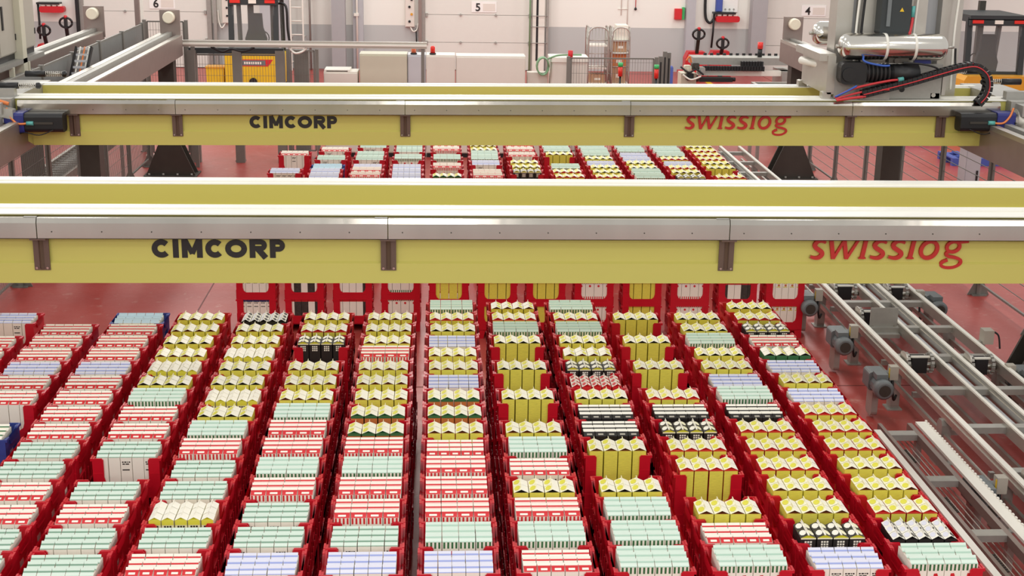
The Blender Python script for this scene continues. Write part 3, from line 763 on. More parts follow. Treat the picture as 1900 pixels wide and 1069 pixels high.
# black gear motor
s = MB(); s.prism(rrect(4.37, 4.66, 2.79, 3.03, 0.06), 'y', 14.80, 14.97); s.cyl((4.46, 14.80, 2.90), (4.46, 14.775, 2.90), 0.075, 16)
gm = s.build('gear_motor', 'black', t)
s = MB(); s.lathe((4.66, 14.88, 2.91), (1, 0, 0), [(0, 0.09), (0.3, 0.09), (0.3, 0.10), (0.58, 0.10), (0.60, 0.06)], 16); s.build('motor_barrel', 'black', gm)
s = MB()
for i in range(6): s.lathe((4.67+i*0.045, 14.88, 2.91), (1, 0, 0), [(0, 0.105), (0.02, 0.105)], 16)
s.build('cooling_fin', 'rubber', gm)
# mast
s = MB(); s.box(4.42, 4.60, 15.3, 15.6, 2.25, 5.2); s.box(4.66, 4.84, 15.25, 15.45, 2.25, 5.2); s.build('mast_post', 'brushed', t)
s = MB(); s.box(5.2, 5.42, 15.25, 15.5, 2.25, 5.2); s.box(5.62, 5.86, 15.35, 15.65, 2.25, 5.2); s.build('mast_post', 'brushed', t)
s = MB(); s.box(4.60, 4.66, 15.4, 15.5, 2.25, 5.2); s.box(5.42, 5.62, 15.5, 15.55, 2.25, 5.2); s.build('mast_web', 'pillar_grey', t)
s = MB(); s.prism(rrect(4.84, 5.17, 3.3, 4.3, 0.04), 'y', 15.05, 15.3); hm = s.build('hoist_motor', 'cab_dark', t)
MB().box(4.9, 4.94, 15.03, 15.05, 3.4, 4.2).build('motor_rib', 'motor_grey', hm)
MB().quad([(5.04, 15.045, 3.56), (5.09, 15.045, 3.56), (5.065, 15.045, 3.605)]).build('warning_mark', 'fork_yellow', hm)
for i, (x, mm) in enumerate(((4.63, 'rail_white'), (4.69, 'black'), (5.28, 'rail_white'), (5.74, 'rail_white'))):
    MB().tube(spline([(x, 15.2, 4.6), (x+0.01, 15.2, 3.9), (x-0.01, 15.2, 3.3), (x, 15.18, 2.7)]), 0.014, 6).build('vertical_hose', mm, t)
MB().tube(spline([(5.19, 15.1, 3.62), (5.2, 15.08, 3.5), (5.18, 15.06, 3.35), (5.15, 15.05, 3.25)]), 0.018, 6).build('power_cable', 'cable_red', t)
MB().cyl((5.2, 15.08, 3.5), (5.2, 15.08, 3.62), 0.024, 8).build('plug', 'teal', t)
for pts, r, mm in (([(4.34, 14.86, 2.64), (4.5, 14.80, 2.74), (4.7, 14.77, 2.80), (4.9, 14.77, 2.84), (5.0, 14.78, 2.85)], 0.014, 'cable_red'),
                   ([(4.34, 14.82, 2.63), (4.55, 14.78, 2.70), (4.75, 14.76, 2.74), (4.9, 14.74, 2.75)], 0.012, 'cable_red'),
                   ([(4.34, 14.84, 2.65), (4.45, 14.79, 2.72), (4.55, 14.78, 2.78)], 0.012, 'cable_blue'),
                   ([(4.34, 14.78, 2.62), (4.5, 14.76, 2.65), (4.65, 14.75, 2.67)], 0.016, 'cable_red'),
                   ([(4.62, 14.84, 3.10), (4.60, 14.78, 3.06), (4.66, 14.77, 3.03), (4.82, 14.79, 3.0), (4.9, 14.8, 3.0)], 0.012, 'cable_blue'),
                   ([(5.05, 14.82, 3.03), (5.25, 14.80, 3.02), (5.42, 14.8, 2.98), (5.5, 14.82, 2.9)], 0.012, 'black'),
                   ([(5.66, 14.93, 3.18), (5.67, 14.93, 3.05), (5.68, 14.9, 2.92)], 0.012, 'black')):
    MB().tube(spline(pts), r, 6).build('hose', mm, t)
MB().cyl((5.0, 14.78, 2.85), (5.06, 14.78, 2.86), 0.025, 8).build('plug', 'teal', t)
s = MB(); s.box(4.9, 5.12, 14.84, 14.96, 3.02, 3.08); s.cyl((4.98, 14.83, 3.05), (4.98, 14.80, 3.05), 0.03, 12); s.cyl((5.06, 14.86, 3.03), (5.06, 14.86, 3.12), 0.015, 8); s.build('valve_block', 'dark_steel', t)
MB().box(5.22, 5.40, 14.93, 14.97, 3.01, 3.06).build('name_plate', 'blue_gear', t)
s = MB(); s.cyl((5.12, 14.98, 2.72), (5.12, 14.97, 2.72), 0.03, 12); s.build('plate_hole', 'black', t)
MB().box(4.62, 4.95, 14.86, 14.97, 2.62, 2.74).build('cable_entry', 'galv', t)
# energy chain with links
ec = thing('energy_chain', 'black articulated cable chain with red cable looping beside the robot trolley', 'cable chain', (4.7, 14.82, 2.7))
path = spline([(4.62, 14.80, 2.69), (4.85, 14.80, 2.75), (5.15, 14.80, 2.83), (5.45, 14.80, 2.92), (5.70, 14.80, 2.99), (5.85, 14.80, 3.0), (5.97, 14.80, 2.92), (6.01, 14.80, 2.80), (5.99, 14.80, 2.69), (5.93, 14.80, 2.61)], 5)
L = [0]
for a, b in zip(path[:-1], path[1:]): L.append(L[-1]+(b-a).length)
def at_len(d):
    for i in range(len(L)-1):
        if L[i+1] >= d: f = (d-L[i])/(L[i+1]-L[i]); return path[i].lerp(path[i+1], f), (path[i+1]-path[i]).normalized()
    return path[-1], (path[-1]-path[-2]).normalized()
s = MB(); s.box(-0.026, 0.026, -0.06, -0.045, -0.04, 0.04); s.box(-0.026, 0.026, 0.045, 0.06, -0.04, 0.04); s.box(-0.012, 0.012, -0.045, 0.045, 0.028, 0.04); s.box(-0.012, 0.012, -0.045, 0.045, -0.04, -0.028)
link_me = s.mesh('chain_link', 'black')
d = 0.02
while d < L[-1]:
    p, dr = at_len(d); o = bpy.data.objects.new('chain_link', link_me); C.objects.link(o); o.parent = ec
    o.location = p-Vector(ec.location); o.rotation_euler.y = -math.atan2(dr.z, dr.x); d += 0.056
MB().tube([p+Vector((0, -0.01, 0.02)) for p in path], 0.014, 6).build('red_cable', 'cable_red', ec)
MB().tube([p+Vector((0, 0.02, 0.018)) for p in path], 0.012, 6).build('grey_cable', 'panel_grey', ec)
MB().tube([p+Vector((0, -0.066, 0.0)) for p in path], 0.007, 5).build('chain_edge', 'cable_red', ec)

# ================================================================== runways
def runway(label, xi, xo, ye, posts, ystart=4.0, z0=2.0, z1=2.35):
    """xi inner face, xo outer face"""
    a, b = sorted((xi, xo)); r = thing('runway_beam', label, 'runway', ((a+b)/2, ystart, 0), 'gantry runways')
    sx = 1 if xi > xo else -1
    s = MB(); s.prism([(a, z0), (b, z0), (b, z1-0.02), (a, z1-0.02)], 'y', ystart, ye); s.build('box_beam', 'dull_steel', r)
    s = MB(); s.box(a, a+0.09, ystart, ye, z1-0.02, z1+0.03); s.box(b-0.09, b, ystart, ye, z1-0.02, z1); s.build('flange_plate', 'brushed', r)
    s = MB(); s.box((a+b)/2-0.05, (a+b)/2+0.03, ystart, ye, z1-0.02, z1+0.05); s.build('crane_rail', 'galv', r)
    m = (a+b)/2
    s = MB(); s.box(m-0.17, m+0.17, ye-0.05, ye, z1-0.1, z1+0.42); s.build('end_stop', 'dull_steel', r)
    MB().lathe((m-sx*0.0, ye-0.05, z1+0.30), (0, -1, 0), [(0, 0.10), (0.12, 0.10), (0.14, 0.085)], 20).build('end_buffer', 'buffer_cream', r)
    for y in posts:
        s = MB(); s.box(m-0.13, m+0.13, y-0.13, y+0.13, 0.5, z0)
        s.prism([(m-0.42, 0.02), (m+0.42, 0.02), (m+0.16, 0.62), (m-0.16, 0.62)], 'y', y-0.16, y-0.13)
        s.prism([(m-0.42, 0.02), (m+0.42, 0.02), (m+0.16, 0.62), (m-0.16, 0.62)], 'y', y+0.13, y+0.16)
        s.box(m-0.45, m+0.45, y-0.25, y+0.25, 0, 0.025); p = s.build('post', 'dark_steel', r)
        bt = MB()
        for dx in (-0.36, -0.12, 0.12, 0.36): bt.cyl((m+dx, y-0.2, 0.025), (m+dx, y-0.2, 0.06), 0.02, 6)
        bt.build('anchor_bolts', 'galv', p)
    return r
runway('left steel runway beam with cream buffer above the left fence', -4.40, -4.78, 24.2, (8.0, 13.0, 18.3, 23.7))
runway('right steel runway beam with cream buffer above the right fence', 6.02, 6.42, 24.2, (8.0, 13.0, 18.5, 23.7))
runway('outer runway beam of the neighbouring cell at far left', -5.72, -6.02, 24.2, (20.0,), ystart=17.5, z0=2.1, z1=2.4)

# control cabinets riding on the neighbouring carriage, top left
def cabinet(name, label, x0, x1, y0, y1, z0, z1, body, doors, face='x', group=None, plinth=0.08, handle='black'):
    c = thing(name, label, 'cabinet', ((x0+x1)/2, (y0+y1)/2, z0), group)
    MB().box(x0, x1, y0, y1, z0+plinth, z1).build('body', body, c)
    if plinth: MB().box(x0+0.01, x1-0.01, y0+0.01, y1-0.01, z0, z0+plinth).build('plinth', 'black', c)
    n = doors
    for i in range(n):
        if face == 'x':
            a = y0+(y1-y0)*i/n+0.015; b = y0+(y1-y0)*(i+1)/n-0.015
            d = MB().box(x1, x1+0.02, a, b, z0+plinth+0.02, z1-0.02).build('door', body, c)
            MB().box(x1+0.02, x1+0.035, a+0.12, a+0.17, z0+0.42, z0+0.72).build('handle', handle, d)
            for z in (z0+0.25, z1-0.3): MB().box(x1+0.02, x1+0.028, b-0.03, b, z, z+0.08).build('hinge', 'black', d)
        else:
            a = x0+(x1-x0)*i/n+0.012; b = x0+(x1-x0)*(i+1)/n-0.012
            d = MB().box(a, b, y0-0.02, y0, z0+plinth+0.02, z1-0.03).build('door', body, c)
            MB().box(b-0.06, b-0.03, y0-0.035, y0-0.02, (z0+z1)/2-0.1, (z0+z1)/2+0.1).build('handle', handle, d)
    return c
cabinet('electrical_cabinet', 'beige grey electrical cabinet nearest in the top left corner', -6.1, -5.6, 17.3, 18.72, 2.54, 4.3, 'cabinet_grey', 2)
cabinet('electrical_cabinet', 'beige grey electrical cabinet second from the left edge with dark handle', -6.1, -5.6, 18.86, 19.62, 2.54, 4.3, 'cabinet_grey', 1)
s = MB(); s.box(-5.62, -5.5, 18.70, 18.88, 2.2, 4.4); tag(s.build('support_post', 'cabinet_beige'), 'beige square support post between the two top left cabinets', 'post')
pf = thing('carriage_platform', 'steel platform under the electrical cabinets at top left', 'platform', (-5.8, 18.5, 2.3))
MB().box(-6.2, -5.5, 17.2, 19.7, 2.48, 2.54).build('deck', 'galv', pf)
for y in (17.3, 18.2, 18.9): MB().box(-5.55, -5.49, y, y+0.06, 1.4, 2.48).build('bracket_leg', 'cabinet_beige', pf)
MB().box(-5.55, -5.48, 17.2, 19.2, 2.28, 2.36).build('edge_beam', 'galv', pf)

# upright cable rack between fence and runway
rk = thing('cable_rack', 'tilted ladder shaped cable carrier beside the left runway', 'cable carrier', (-4.98, 19.2, 1.9))
for sx in (0, 0.21): MB().beam((-5.08+sx, 19.1, 2.0), (-5.00+sx, 19.5, 2.62), 0.02, 0.05).build('side_strip', 'black', rk)
for i in range(8):
    f = i/7; MB().box(-5.08+0.08*f, -4.87+0.08*f, 19.1+0.4*f, 19.12+0.4*f, 2.03+0.55*f, 2.06+0.55*f).build('rung', 'panel_grey', rk)
for i, c_ in enumerate(('rail_white', 'cable_orange', 'rail_white')):
    MB().tube([(-5.03+i*0.06, 19.13, 2.0), (-4.95+i*0.06, 19.52, 2.62)], 0.012, 5).build('cable', c_, rk)

# ================================================================== conveyors on the right
cv = thing('chain_conveyor', 'long galvanised twin lane chain conveyor on the red floor at right', 'conveyor', (4.9, 14.0, 0))
Z = 0.50
for x0, x1 in ((4.37, 4.43), (4.77, 4.81), (4.99, 5.04), (5.33, 5.38)):
    s = MB(); s.box(x0, x1, 3.0, 24.0, Z-0.10, Z); s.box(x0-0.012 if x0 < 4.5 or x0 > 4.95 and x0 < 5.1 else x1, x0 if x0 < 4.5 or x0 > 4.95 and x0 < 5.1 else x1+0.012, 3.0, 24.0, Z-0.055, Z-0.035)
    r = s.build('side_rail', 'brushed', cv)
    MB().box(x0+0.006, x1-0.004, 3.0, 24.0, Z, Z+0.012).build('chain_guide', 'rail_white', r)
MB().box(4.835, 4.965, 3.0, 24.0, Z-0.13, Z-0.10).build('centre_trough', 'panel_grey', cv)
ch = MB(); y = 3.0
while y < 24: ch.box(4.845, 4.862, y, y+0.04, Z-0.10, Z-0.08); y += 0.07
ch.build('zip_strip', 'black', cv)
y = 24.0-0.42
while y > 3:
    for a, b in ((4.43, 4.77), (4.81, 4.99), (5.04, 5.33)): MB().box(a, b, y, y+0.09, Z-0.085, Z-0.03).build('cross_member', 'galv', cv)
    for a, b in ((4.43, 4.77), (5.04, 5.33)): MB().box(a, b, y-0.55, y-0.51, Z-0.25, Z-0.20).build('lower_cross_bar', 'galv', cv)
    y -= 0.93
for x in (4.36, 4.62, 4.72, 5.12, 5.22, 5.39): MB().box(x, x+0.03, 3.0, 24.0, Z-0.26, Z-0.21).build('return_rail', 'brushed', cv)
y = 4.29
while y < 24:
    for x in (4.345, 5.36):
        s = MB(); s.prism([(y-0.05, 0.0), (y+0.05, 0.0), (y+0.06, 0.05), (y+0.06, Z-0.14), (y+0.03, Z-0.101), (y-0.03, Z-0.101), (y-0.06, Z-0.14), (y-0.06, 0.05)], 'x', x, x+0.085)
        s.box(x-0.03, x+0.115, y-0.08, y+0.08, 0, 0.012); lg = s.build('leg', 'galv', cv)
        MB().box(x+0.085, x+0.13, y-0.10, y-0.055, Z-0.17, Z-0.08).build('leg_bracket', 'cabinet_grey', lg)
    y += 1.33
def conv_motor(label, x, y, sx, par, dark=False):
    z = 0.40; mm = 'motor_grey'
    m_ = thing('gear_motor', label, 'motor', (x, y, 0.25), 'gear motors along the conveyor')
    s = MB(); s.prism(rrect(x-0.09, x+0.09, z-0.10, z+0.08, 0.03), 'y', y+0.02, y+0.20); s.box(x-0.05, x+0.16*sx if sx > 0 else x+0.05, y+0.06, y+0.16, z-0.06, z+0.05)
    s.build('gearbox', mm, m_)
    s = MB(); s.lathe((x, y+0.02, z-0.03), (0, -1, 0), [(0, 0.085), (0.02, 0.075), (0.13, 0.075), (0.13, 0.092), (0.20, 0.092), (0.22, 0.07)], 18); b = s.build('motor_barrel', mm, m_)
    MB().cyl((x, y-0.2, z-0.03), (x, y-0.206, z-0.03), 0.055, 16).build('fan_grille', 'dark_steel', b)
    s = MB()
    for k in range(8):
        a = pi/8+k*pi/4; s.beam((x+0.074*cos(a), y+0.0, z-0.03+0.074*sin(a)), (x+0.074*cos(a), y-0.10, z-0.03+0.074*sin(a)), 0.012, 0.012)
    s.build('cooling_fin', mm, b)
    MB().box(x-0.055, x+0.055, y-0.10, y+0.02, z+0.045, z+0.095).build('terminal_box', mm, b)
    s = MB(); s.prism(rrect(y+0.05, y+0.22, 0.03, z-0.06, 0.04), 'x', x-0.03, x+0.03); s.build('torque_arm', 'galv', m_)
    s = MB(); xx = x+sx*0.15; s.box(xx-0.04, xx+0.04, y+0.02, y+0.10, z+0.0, z+0.13); sb = s.build('switch_box', 'cabinet_grey', m_)
    MB().box(xx-sx*0.041-0.003, xx-sx*0.041+0.003, y+0.03, y+0.05, z+0.02, z+0.11).build('yellow_tag', 'fork_yellow', sb)
    MB().tube(spline([(xx, y+0.06, z), (xx, y+0.02, z-0.12), (xx+0.02, y+0.03, z-0.2), (xx+0.05, y+0.06, z-0.16)]), 0.012, 6).build('cable', 'black', m_)
for i, y in enumerate((14.55, 13.2, 11.92, 9.36)):
    conv_motor('grey gear motor on left side of conveyor, %s from the photo bottom' % ORD[4-i], 4.11, y, 1, cv)
conv_motor('grey gear motor right of the conveyor just under the near yellow beam', 5.55, 14.5, -1, cv)
conv_motor('grey gear motor right of the conveyor at the right photo edge', 5.54, 11.95, -1, cv)
def transfer(label, x0, x1, y):
    u = thing('transfer_unit', label, 'conveyor unit', ((x0+x1)/2, y, Z-0.2), 'chain transfer units in the conveyor lanes')
    for x in (x0+0.02, x1-0.05):
        c = MB(); n = 14
        pts = [(x, y+0.10*cos(2*pi*k/n), Z-0.03+0.09*sin(2*pi*k/n)) for k in range(n)]
        for k in range(n):
            p = Vector(pts[k]); c.beam(p, p.lerp(Vector(pts[(k+1) % n]), 0.7), 0.03, 0.02)
        c.build('chain', 'galv', u)
    MB().cyl((x0, y-0.03, Z-0.05), (x1, y-0.03, Z-0.05), 0.03, 12).build('shaft', 'steel', u)
    MB().box(x0+0.06, x1-0.09, y-0.06, y+0.07, Z-0.12, Z+0.03).build('drive_block', 'black', u)
    MB().prism(rrect(y-0.09, y+0.10, Z-0.14, Z+0.07, 0.05), 'x', x0-0.004, x0+0.010).build('side_plate', 'brushed', u)
    MB().box(x0+0.05, x1-0.06, y-0.045, y-0.02, Z+0.03, Z+0.045).build('top_bar', 'rail_white', u)
for y, n in ((14.75, 'under the near yellow beam'), (13.75, 'beside the upright steel plate'), (12.25, 'between the second and third left motor'), (9.4, 'at the right photo edge')):
    transfer('dark chain transfer unit in the left conveyor lane '+n, 4.45, 4.75, y)
for y, n in ((14.7, 'under the near yellow beam'), (12.2, 'below the right photo edge motor')):
    transfer('dark chain transfer unit in the right conveyor lane '+n, 5.05, 5.32, y)
pl = thing('upright_plate', 'upright galvanised cover plate standing in the left conveyor lane', 'plate', (4.62, 13.4, Z-0.1))
MB().box(4.47, 4.76, 13.40, 13.41, Z-0.12, Z+0.17).build('plate', 'galv', pl)
MB().box(4.47, 4.76, 13.28, 13.40, Z-0.12, Z-0.08).build('foot', 'galv', pl)
for x in (4.50, 4.73): MB().cyl((x, 13.40, Z-0.03), (x, 13.39, Z-0.03), 0.012, 8).build('bolt', 'steel', pl)
sn = thing('sensor_box', 'small grey sensor box with black cable on the right conveyor rail', 'sensor', (5.42, 12.75, Z))
MB().box(5.40, 5.50, 12.70, 12.82, Z, Z+0.14).build('box', 'cabinet_grey', sn)
MB().box(5.375, 5.43, 12.73, 12.79, Z-0.09, Z+0.02).build('bracket', 'galv', sn)
MB().tube(spline([(5.5, 12.76, Z+0.12), (5.56, 12.74, Z+0.08), (5.58, 12.72, Z-0.05)]), 0.01, 6).build('cable', 'black', sn)

cn = thing('accumulation_conveyor', 'narrow galvanised conveyor beside the rightmost carton column at bottom right', 'conveyor', (3.86, 7.5, 0))
MB().box(3.68, 3.71, 3.0, 10.6, Z-0.07, Z).build('side_rail', 'dull_steel', cn)
s = MB(); s.box(3.93, 3.97, 3.0, 10.6, Z-0.07, Z); s.build('side_rail', 'dull_steel', cn)
rr = MB().box(4.0, 4.09, 3.0, 10.6, Z-0.01, Z+0.012).build('wide_guide', 'rail_white', cn)
MB().box(3.60, 3.655, 3.0, 10.45, Z-0.02, Z+0.002).build('wide_guide', 'rail_white', cn)
tt = MB(); y = 3.0
while y < 10.6: tt.box(4.085, 4.10, y, y+0.025, Z-0.01, Z+0.02); y += 0.055
tt.build('chain_teeth', 'rail_white', cn)
y = 10.33
while y > 3: MB().box(3.71, 3.93, y, y+0.10, Z-0.05, Z).build('cross_member', 'galv', cn); y -= 0.925
for x in (3.745, 3.78, 3.815, 3.86, 3.90): MB().box(x, x+0.008, 3.0, 10.5, Z-0.10, Z-0.09).build('chain_strand', 'brushed', cn)
y = 10.2
while y > 3:
    s = MB()
    for k in range(9): s.cyl((3.74, y-k*0.03, Z-0.08), (3.80, y-k*0.03, Z-0.08), 0.008, 5)
    s.build('chain_pins', 'dark_steel', cn); y -= 0.925
for y in (10.4, 8.5, 6.6, 4.7):
    for x in (3.66, 3.95): MB().box(x, x+0.05, y, y+0.06, 0, Z-0.07).build('leg', 'galv', cn)
MB().box(3.40, 3.93, 10.45, 10.49, Z-0.08, Z-0.04).build('end_bar', 'dark_steel', cn)

lc = thing('roller_conveyor', 'steel roller conveyor behind the left fence below the runway', 'conveyor', (-5.6, 18, 0))
for x in (-5.9, -5.42): MB().box(x, x+0.05, 13, 24, 0.62, 0.74).build('side_rail', 'brushed', lc)
ro = MB(); y = 13.1
while y < 24: ro.cyl((-5.86, y, 0.69), (-5.42, y, 0.69), 0.03, 8); y += 0.18
ro.build('rollers', 'galv', lc)
for y in (13.5, 15.5, 17.5, 19.5, 21.5, 23.5):
    for x in (-5.9, -5.42): MB().box(x, x+0.05, y, y+0.06, 0, 0.62).build('leg', 'galv', lc)

# ================================================================== fences
def fence(label, p0, p1, n, h, zb=0.15, step=0.05, mesh='fence_grey', solid=None, feet=False, post=0.03, wires='v', group='steel guard fences'):
    """posts along p0-p1 with wire or sheet panels between"""
    p0 = Vector((*p0, 0)); p1 = Vector((*p1, 0)); d = (p1-p0)/n; u = d.normalized()
    f = thing('guard_fence', label, 'fence', p0, group)
    for i in range(n+1):
        p = p0+d*i
        s = MB(); s.box(p.x-post, p.x+post, p.y-post, p.y+post, 0, h+0.03)
        if feet: s.prism([(p.x-0.14, 0), (p.x+0.14, 0), (p.x+0.03, 0.22), (p.x-0.03, 0.22)], 'y', p.y-0.005, p.y+0.005)
        s.box(p.x-0.09, p.x+0.09, p.y-0.07, p.y+0.07, 0, 0.015)
        s.build('post', 'fence_grey', f)
    for i in range(n):
        a = p0+d*i+u*0.05; b = p0+d*(i+1)-u*0.05
        s = MB()
        for z in (zb, h): s.beam(a+Vector((0, 0, z)), b+Vector((0, 0, z)), 0.025, 0.025)
        for q in (a, b): s.beam(q+Vector((0, 0, zb)), q+Vector((0, 0, h)), 0.025, 0.025)
        s.build('panel_frame', 'fence_grey', f)
        if solid:
            off = u.cross(Vector((0, 0, 1)))*0.01
            s = MB(); s.quad([a+Vector((0, 0, solid))+off, b+Vector((0, 0, solid))+off, b+Vector((0, 0, h))+off, a+Vector((0, 0, h))+off])
            s.quad([a+Vector((0, 0, h))-off, b+Vector((0, 0, h))-off, b+Vector((0, 0, solid))-off, a+Vector((0, 0, solid))-off]); s.build('sheet_panel', 'shield_grey', f)
        s = MB(); L_ = (b-a).length; k = step
        top = solid if solid else h
        if wires == 'v':
            while k < L_: s.beam(a+u*k+Vector((0, 0, zb)), a+u*k+Vector((0, 0, top)), 0.005, 0.005); k += step
            z = zb+0.2
            while z < top: s.beam(a+Vector((0, 0, z)), b+Vector((0, 0, z)), 0.005, 0.005); z += 0.2
        else:
            z = zb+step
            while z < top: s.beam(a+Vector((0, 0, z)), b+Vector((0, 0, z)), 0.008, 0.008); z += step
        s.build('wire_panel', 'fence_grey', f)
    return f
fence('fence with solid grey upper sheets between the two left runways', (-5.12, 15.0), (-5.12, 24.4), 6, 2.5, solid=1.6, feet=True)
fence('wire fence with white feet along the right runway', (6.75, 11.3), (6.75, 24.4), 8, 1.9, feet=True, wires='h', step=0.16)
fence('wire fence standing across the left rear corner behind the runway end', (-5.2, 25.0), (-4.47, 25.0), 1, 2.5)
fence('wire fence below the green frame in front of the left forklift', (-4.42, 25.05), (-2.78, 25.05), 2, 1.92, zb=0.75)
fence('narrow wire fence panel left of the low white cabinet', (-2.72, 25.3), (-2.2, 25.3), 1, 1.98)
fence('wire fence between white appliance and signal posts in the middle', (2.32, 24.6), (3.9, 24.6), 1, 1.97, zb=0.3)

gf = thing('door_frame', 'dark green machine portal frame in front of the left forklift', 'frame', (-3.6, 24.95, 0))
MB().box(-4.42, -2.75, 24.85, 24.95, 1.96, 2.06).build('lintel', 'cab_dark', gf)
for x in (-4.45, -3.66, -2.9): MB().box(x, x+0.16, 24.84, 24.96, 0, 2.02).build('upright', 'fence_grey', gf)
pd = thing('power_duct', 'long aluminium cable duct running across behind the far gantry', 'cable duct', (-2.3, 24.4, 2.1))
s = MB(); s.box(-4.5, -0.2, 24.36, 24.46, 2.13, 2.24); s.build('duct', 'brushed', pd)
MB().box(-4.5, -0.2, 24.33, 24.36, 2.17, 2.20).build('ridge', 'rail_white', pd)
MB().tube(spline([(-3.95, 24.4, 2.13), (-3.75, 24.35, 2.05), (-3.6, 24.35, 2.1), (-3.4, 24.35, 2.06), (-3.2, 24.4, 2.12)]), 0.02, 6).build('cable_loop', 'black', pd)
MB().tube(spline([(-2.6, 24.4, 2.13), (-2.5, 24.35, 2.04), (-2.38, 24.35, 2.06), (-2.3, 24.4, 2.12)]), 0.02, 6).build('cable_loop', 'rail_white', pd)
MB().box(-2.62, -2.36, 25.35, 25.55, 0, 1.98).build('support', 'fence_grey', pd)
for x in (-4.3, -0.3): MB().box(x, x+0.06, 24.37, 24.45, 0, 2.13).build('support', 'fence_grey', pd)
tag(MB().box(-5.55, -5.47, 25.9, 26.0, 0, 4.0).box(-5.58, -5.44, 25.88, 26.02, 0, 0.02).build('steel_pole', 'dull_steel'), 'tall thin steel pole left of the inner left buffer', 'pole')
tag(MB().box(-5.36, -5.31, 25.5, 25.55, 0, 4.0).box(-5.4, -5.27, 25.46, 25.59, 0, 0.02).build('white_pole', 'rail_white'), 'slim white pole beside the wire fence at top left', 'pole')

# ================================================================== cabinets in the middle
cabinet('control_cabinet', 'low white cabinet leftmost of the cabinet row', -2.1, -1.48, 25.5, 26.0, 0, 1.58, 'cabinet_white', 1, 'y', 'cabinet row behind the far gantry')
o = tag(MB().box(-2.09, -1.62, 25.5, 26.0, 1.60, 1.615).box(-2.09, -2.05, 25.5, 26.0, 1.58, 1.60).box(-1.66, -1.62, 25.5, 26.0, 1.58, 1.60).build('flat_lid', 'rail_white'), 'thin white board lying on the low white cabinet', 'board')
cabinet('control_cabinet', 'beige cabinet second from left in the cabinet row', -1.44, -0.57, 25.5, 26.0, 0, 1.91, 'cabinet_beige', 1, 'y', 'cabinet row behind the far gantry')
cabinet('control_cabinet', 'narrow light grey cabinet under the orange beacon', -0.56, -0.23, 25.52, 26.0, 0, 1.90, 'panel_grey', 1, 'y', 'cabinet row behind the far gantry')
cabinet('control_cabinet', 'white cabinet under the red beacon', -0.22, 0.31, 25.5, 26.0, 0, 1.90, 'cabinet_white', 1, 'y', 'cabinet row behind the far gantry')
cabinet('control_cabinet', 'wide white cabinet rightmost of the cabinet row', 0.33, 1.61, 25.5, 26.0, 0, 1.89, 'cabinet_white', 1, 'y', 'cabinet row behind the far gantry')
wa = thing('white_appliance', 'white rounded appliance standing right of the dock door ladder', 'appliance', (2.42, 25.8, 0))
MB().prism(rrect(2.08, 2.76, 25.45, 26.1, 0.06), 'z', 0.06, 1.80).build('body', 'cabinet_white', wa)
MB().prism(rrect(2.06, 2.78, 25.43, 26.12, 0.07), 'z', 1.80, 1.88).build('lid', 'rail_white', wa)
MB().prism(rrect(2.1, 2.74, 25.47, 26.08, 0.05), 'z', 0, 0.06).build('plinth', 'black', wa)
def beacon(label, x, y, z, m, sup=None):
    b = thing('beacon_light', label, 'beacon', (x, y, z))
    MB().cyl((x, y, z), (x, y, z+0.03), 0.06, 12).build('base', 'black', b)
    MB().lathe((x, y, z+0.03), (0, 0, 1), [(0, 0.045), (0.10, 0.042), (0.125, 0.03)], 12).build('dome', m, b)
beacon('red beacon on the white cabinet', -0.1, 25.6, 1.90, 'lamp_red')
beacon('orange beacon on the narrow grey cabinet', -0.45, 25.6, 1.90, 'lamp_orange')
hs = thing('hose_coil', 'coil of pale green hose hanging beside the white appliance', 'hose', (2.0, 25.4, 1.4))
pts = []
for i in range(100):
    a = 2*pi*i/14; pts.append((1.93+0.11*cos(a), 25.5+0.002*i-0.1, 1.72+0.16*sin(a)))
MB().tube(pts, 0.016, 5).build('coil', 'hose_green', hs)
MB().tube(spline([(2.02, 25.44, 1.86), (2.2, 25.46, 1.92), (2.45, 25.5, 1.93), (2.65, 25.6, 1.92)]), 0.018, 6).build('loose_end', 'hose_green', hs)
MB().box(1.66, 2.04, 25.65, 25.9, 0, 1.58).build('bracket_box', 'cabinet_white', hs)

# signal posts of the light barrier
def signal(label, x, y, h, red=True):
    p = thing('signal_post', label, 'signal lamp', (x, y, 0), 'small red and green signal posts')
    MB().cyl((x, y, 0), (x, y, h-0.24), 0.02, 8).build('pole', 'black', p)
    MB().cyl((x, y, h-0.24), (x, y, h-0.07), 0.04, 10).build('red_segment', 'lamp_red', p)
    MB().cyl((x, y, h-0.07), (x, y, h), 0.045, 10).build('green_segment', 'lamp_green', p)
signal('red and green signal lamp in front of the right roll cage', 3.23, 24.4, 1.92)
signal('red and green signal lamp at the right end of the middle wire fence', 3.86, 24.3, 1.90)
for x, y, h, lab in ((4.0, 24.75, 2.0, 'short grey light barrier column right of the middle fence'), (4.13, 25.1, 2.05, 'taller grey light barrier column beside the blue drum'), (4.22, 25.2, 2.02, 'grey light barrier column next to the labelling machine')):
    p = thing('barrier_column', lab, 'column', (x, y, 0), 'light barrier columns')
    MB().box(x-0.035, x+0.035, y-0.035, y+0.035, 0.02, h).build('profile', 'fence_grey', p)
    MB().box(x-0.08, x+0.08, y-0.08, y+0.08, 0, 0.02).build('foot_plate', 'galv', p)
    MB().box(x-0.012, x+0.012, y-0.04, y-0.035, 0.3, h-0.1).build('lens_strip', 'black', p)
rb = thing('stack_light', 'dark red stack light rising behind the white appliance', 'signal lamp', (2.42, 25.3, 0))
MB().cyl((2.42, 25.3, 0), (2.42, 25.3, 1.88), 0.035, 10).build('pole', 'fence_grey', rb)
MB().cyl((2.42, 25.3, 1.88), (2.42, 25.3, 2.03), 0.045, 12).build('lamp', 'red_card', rb)
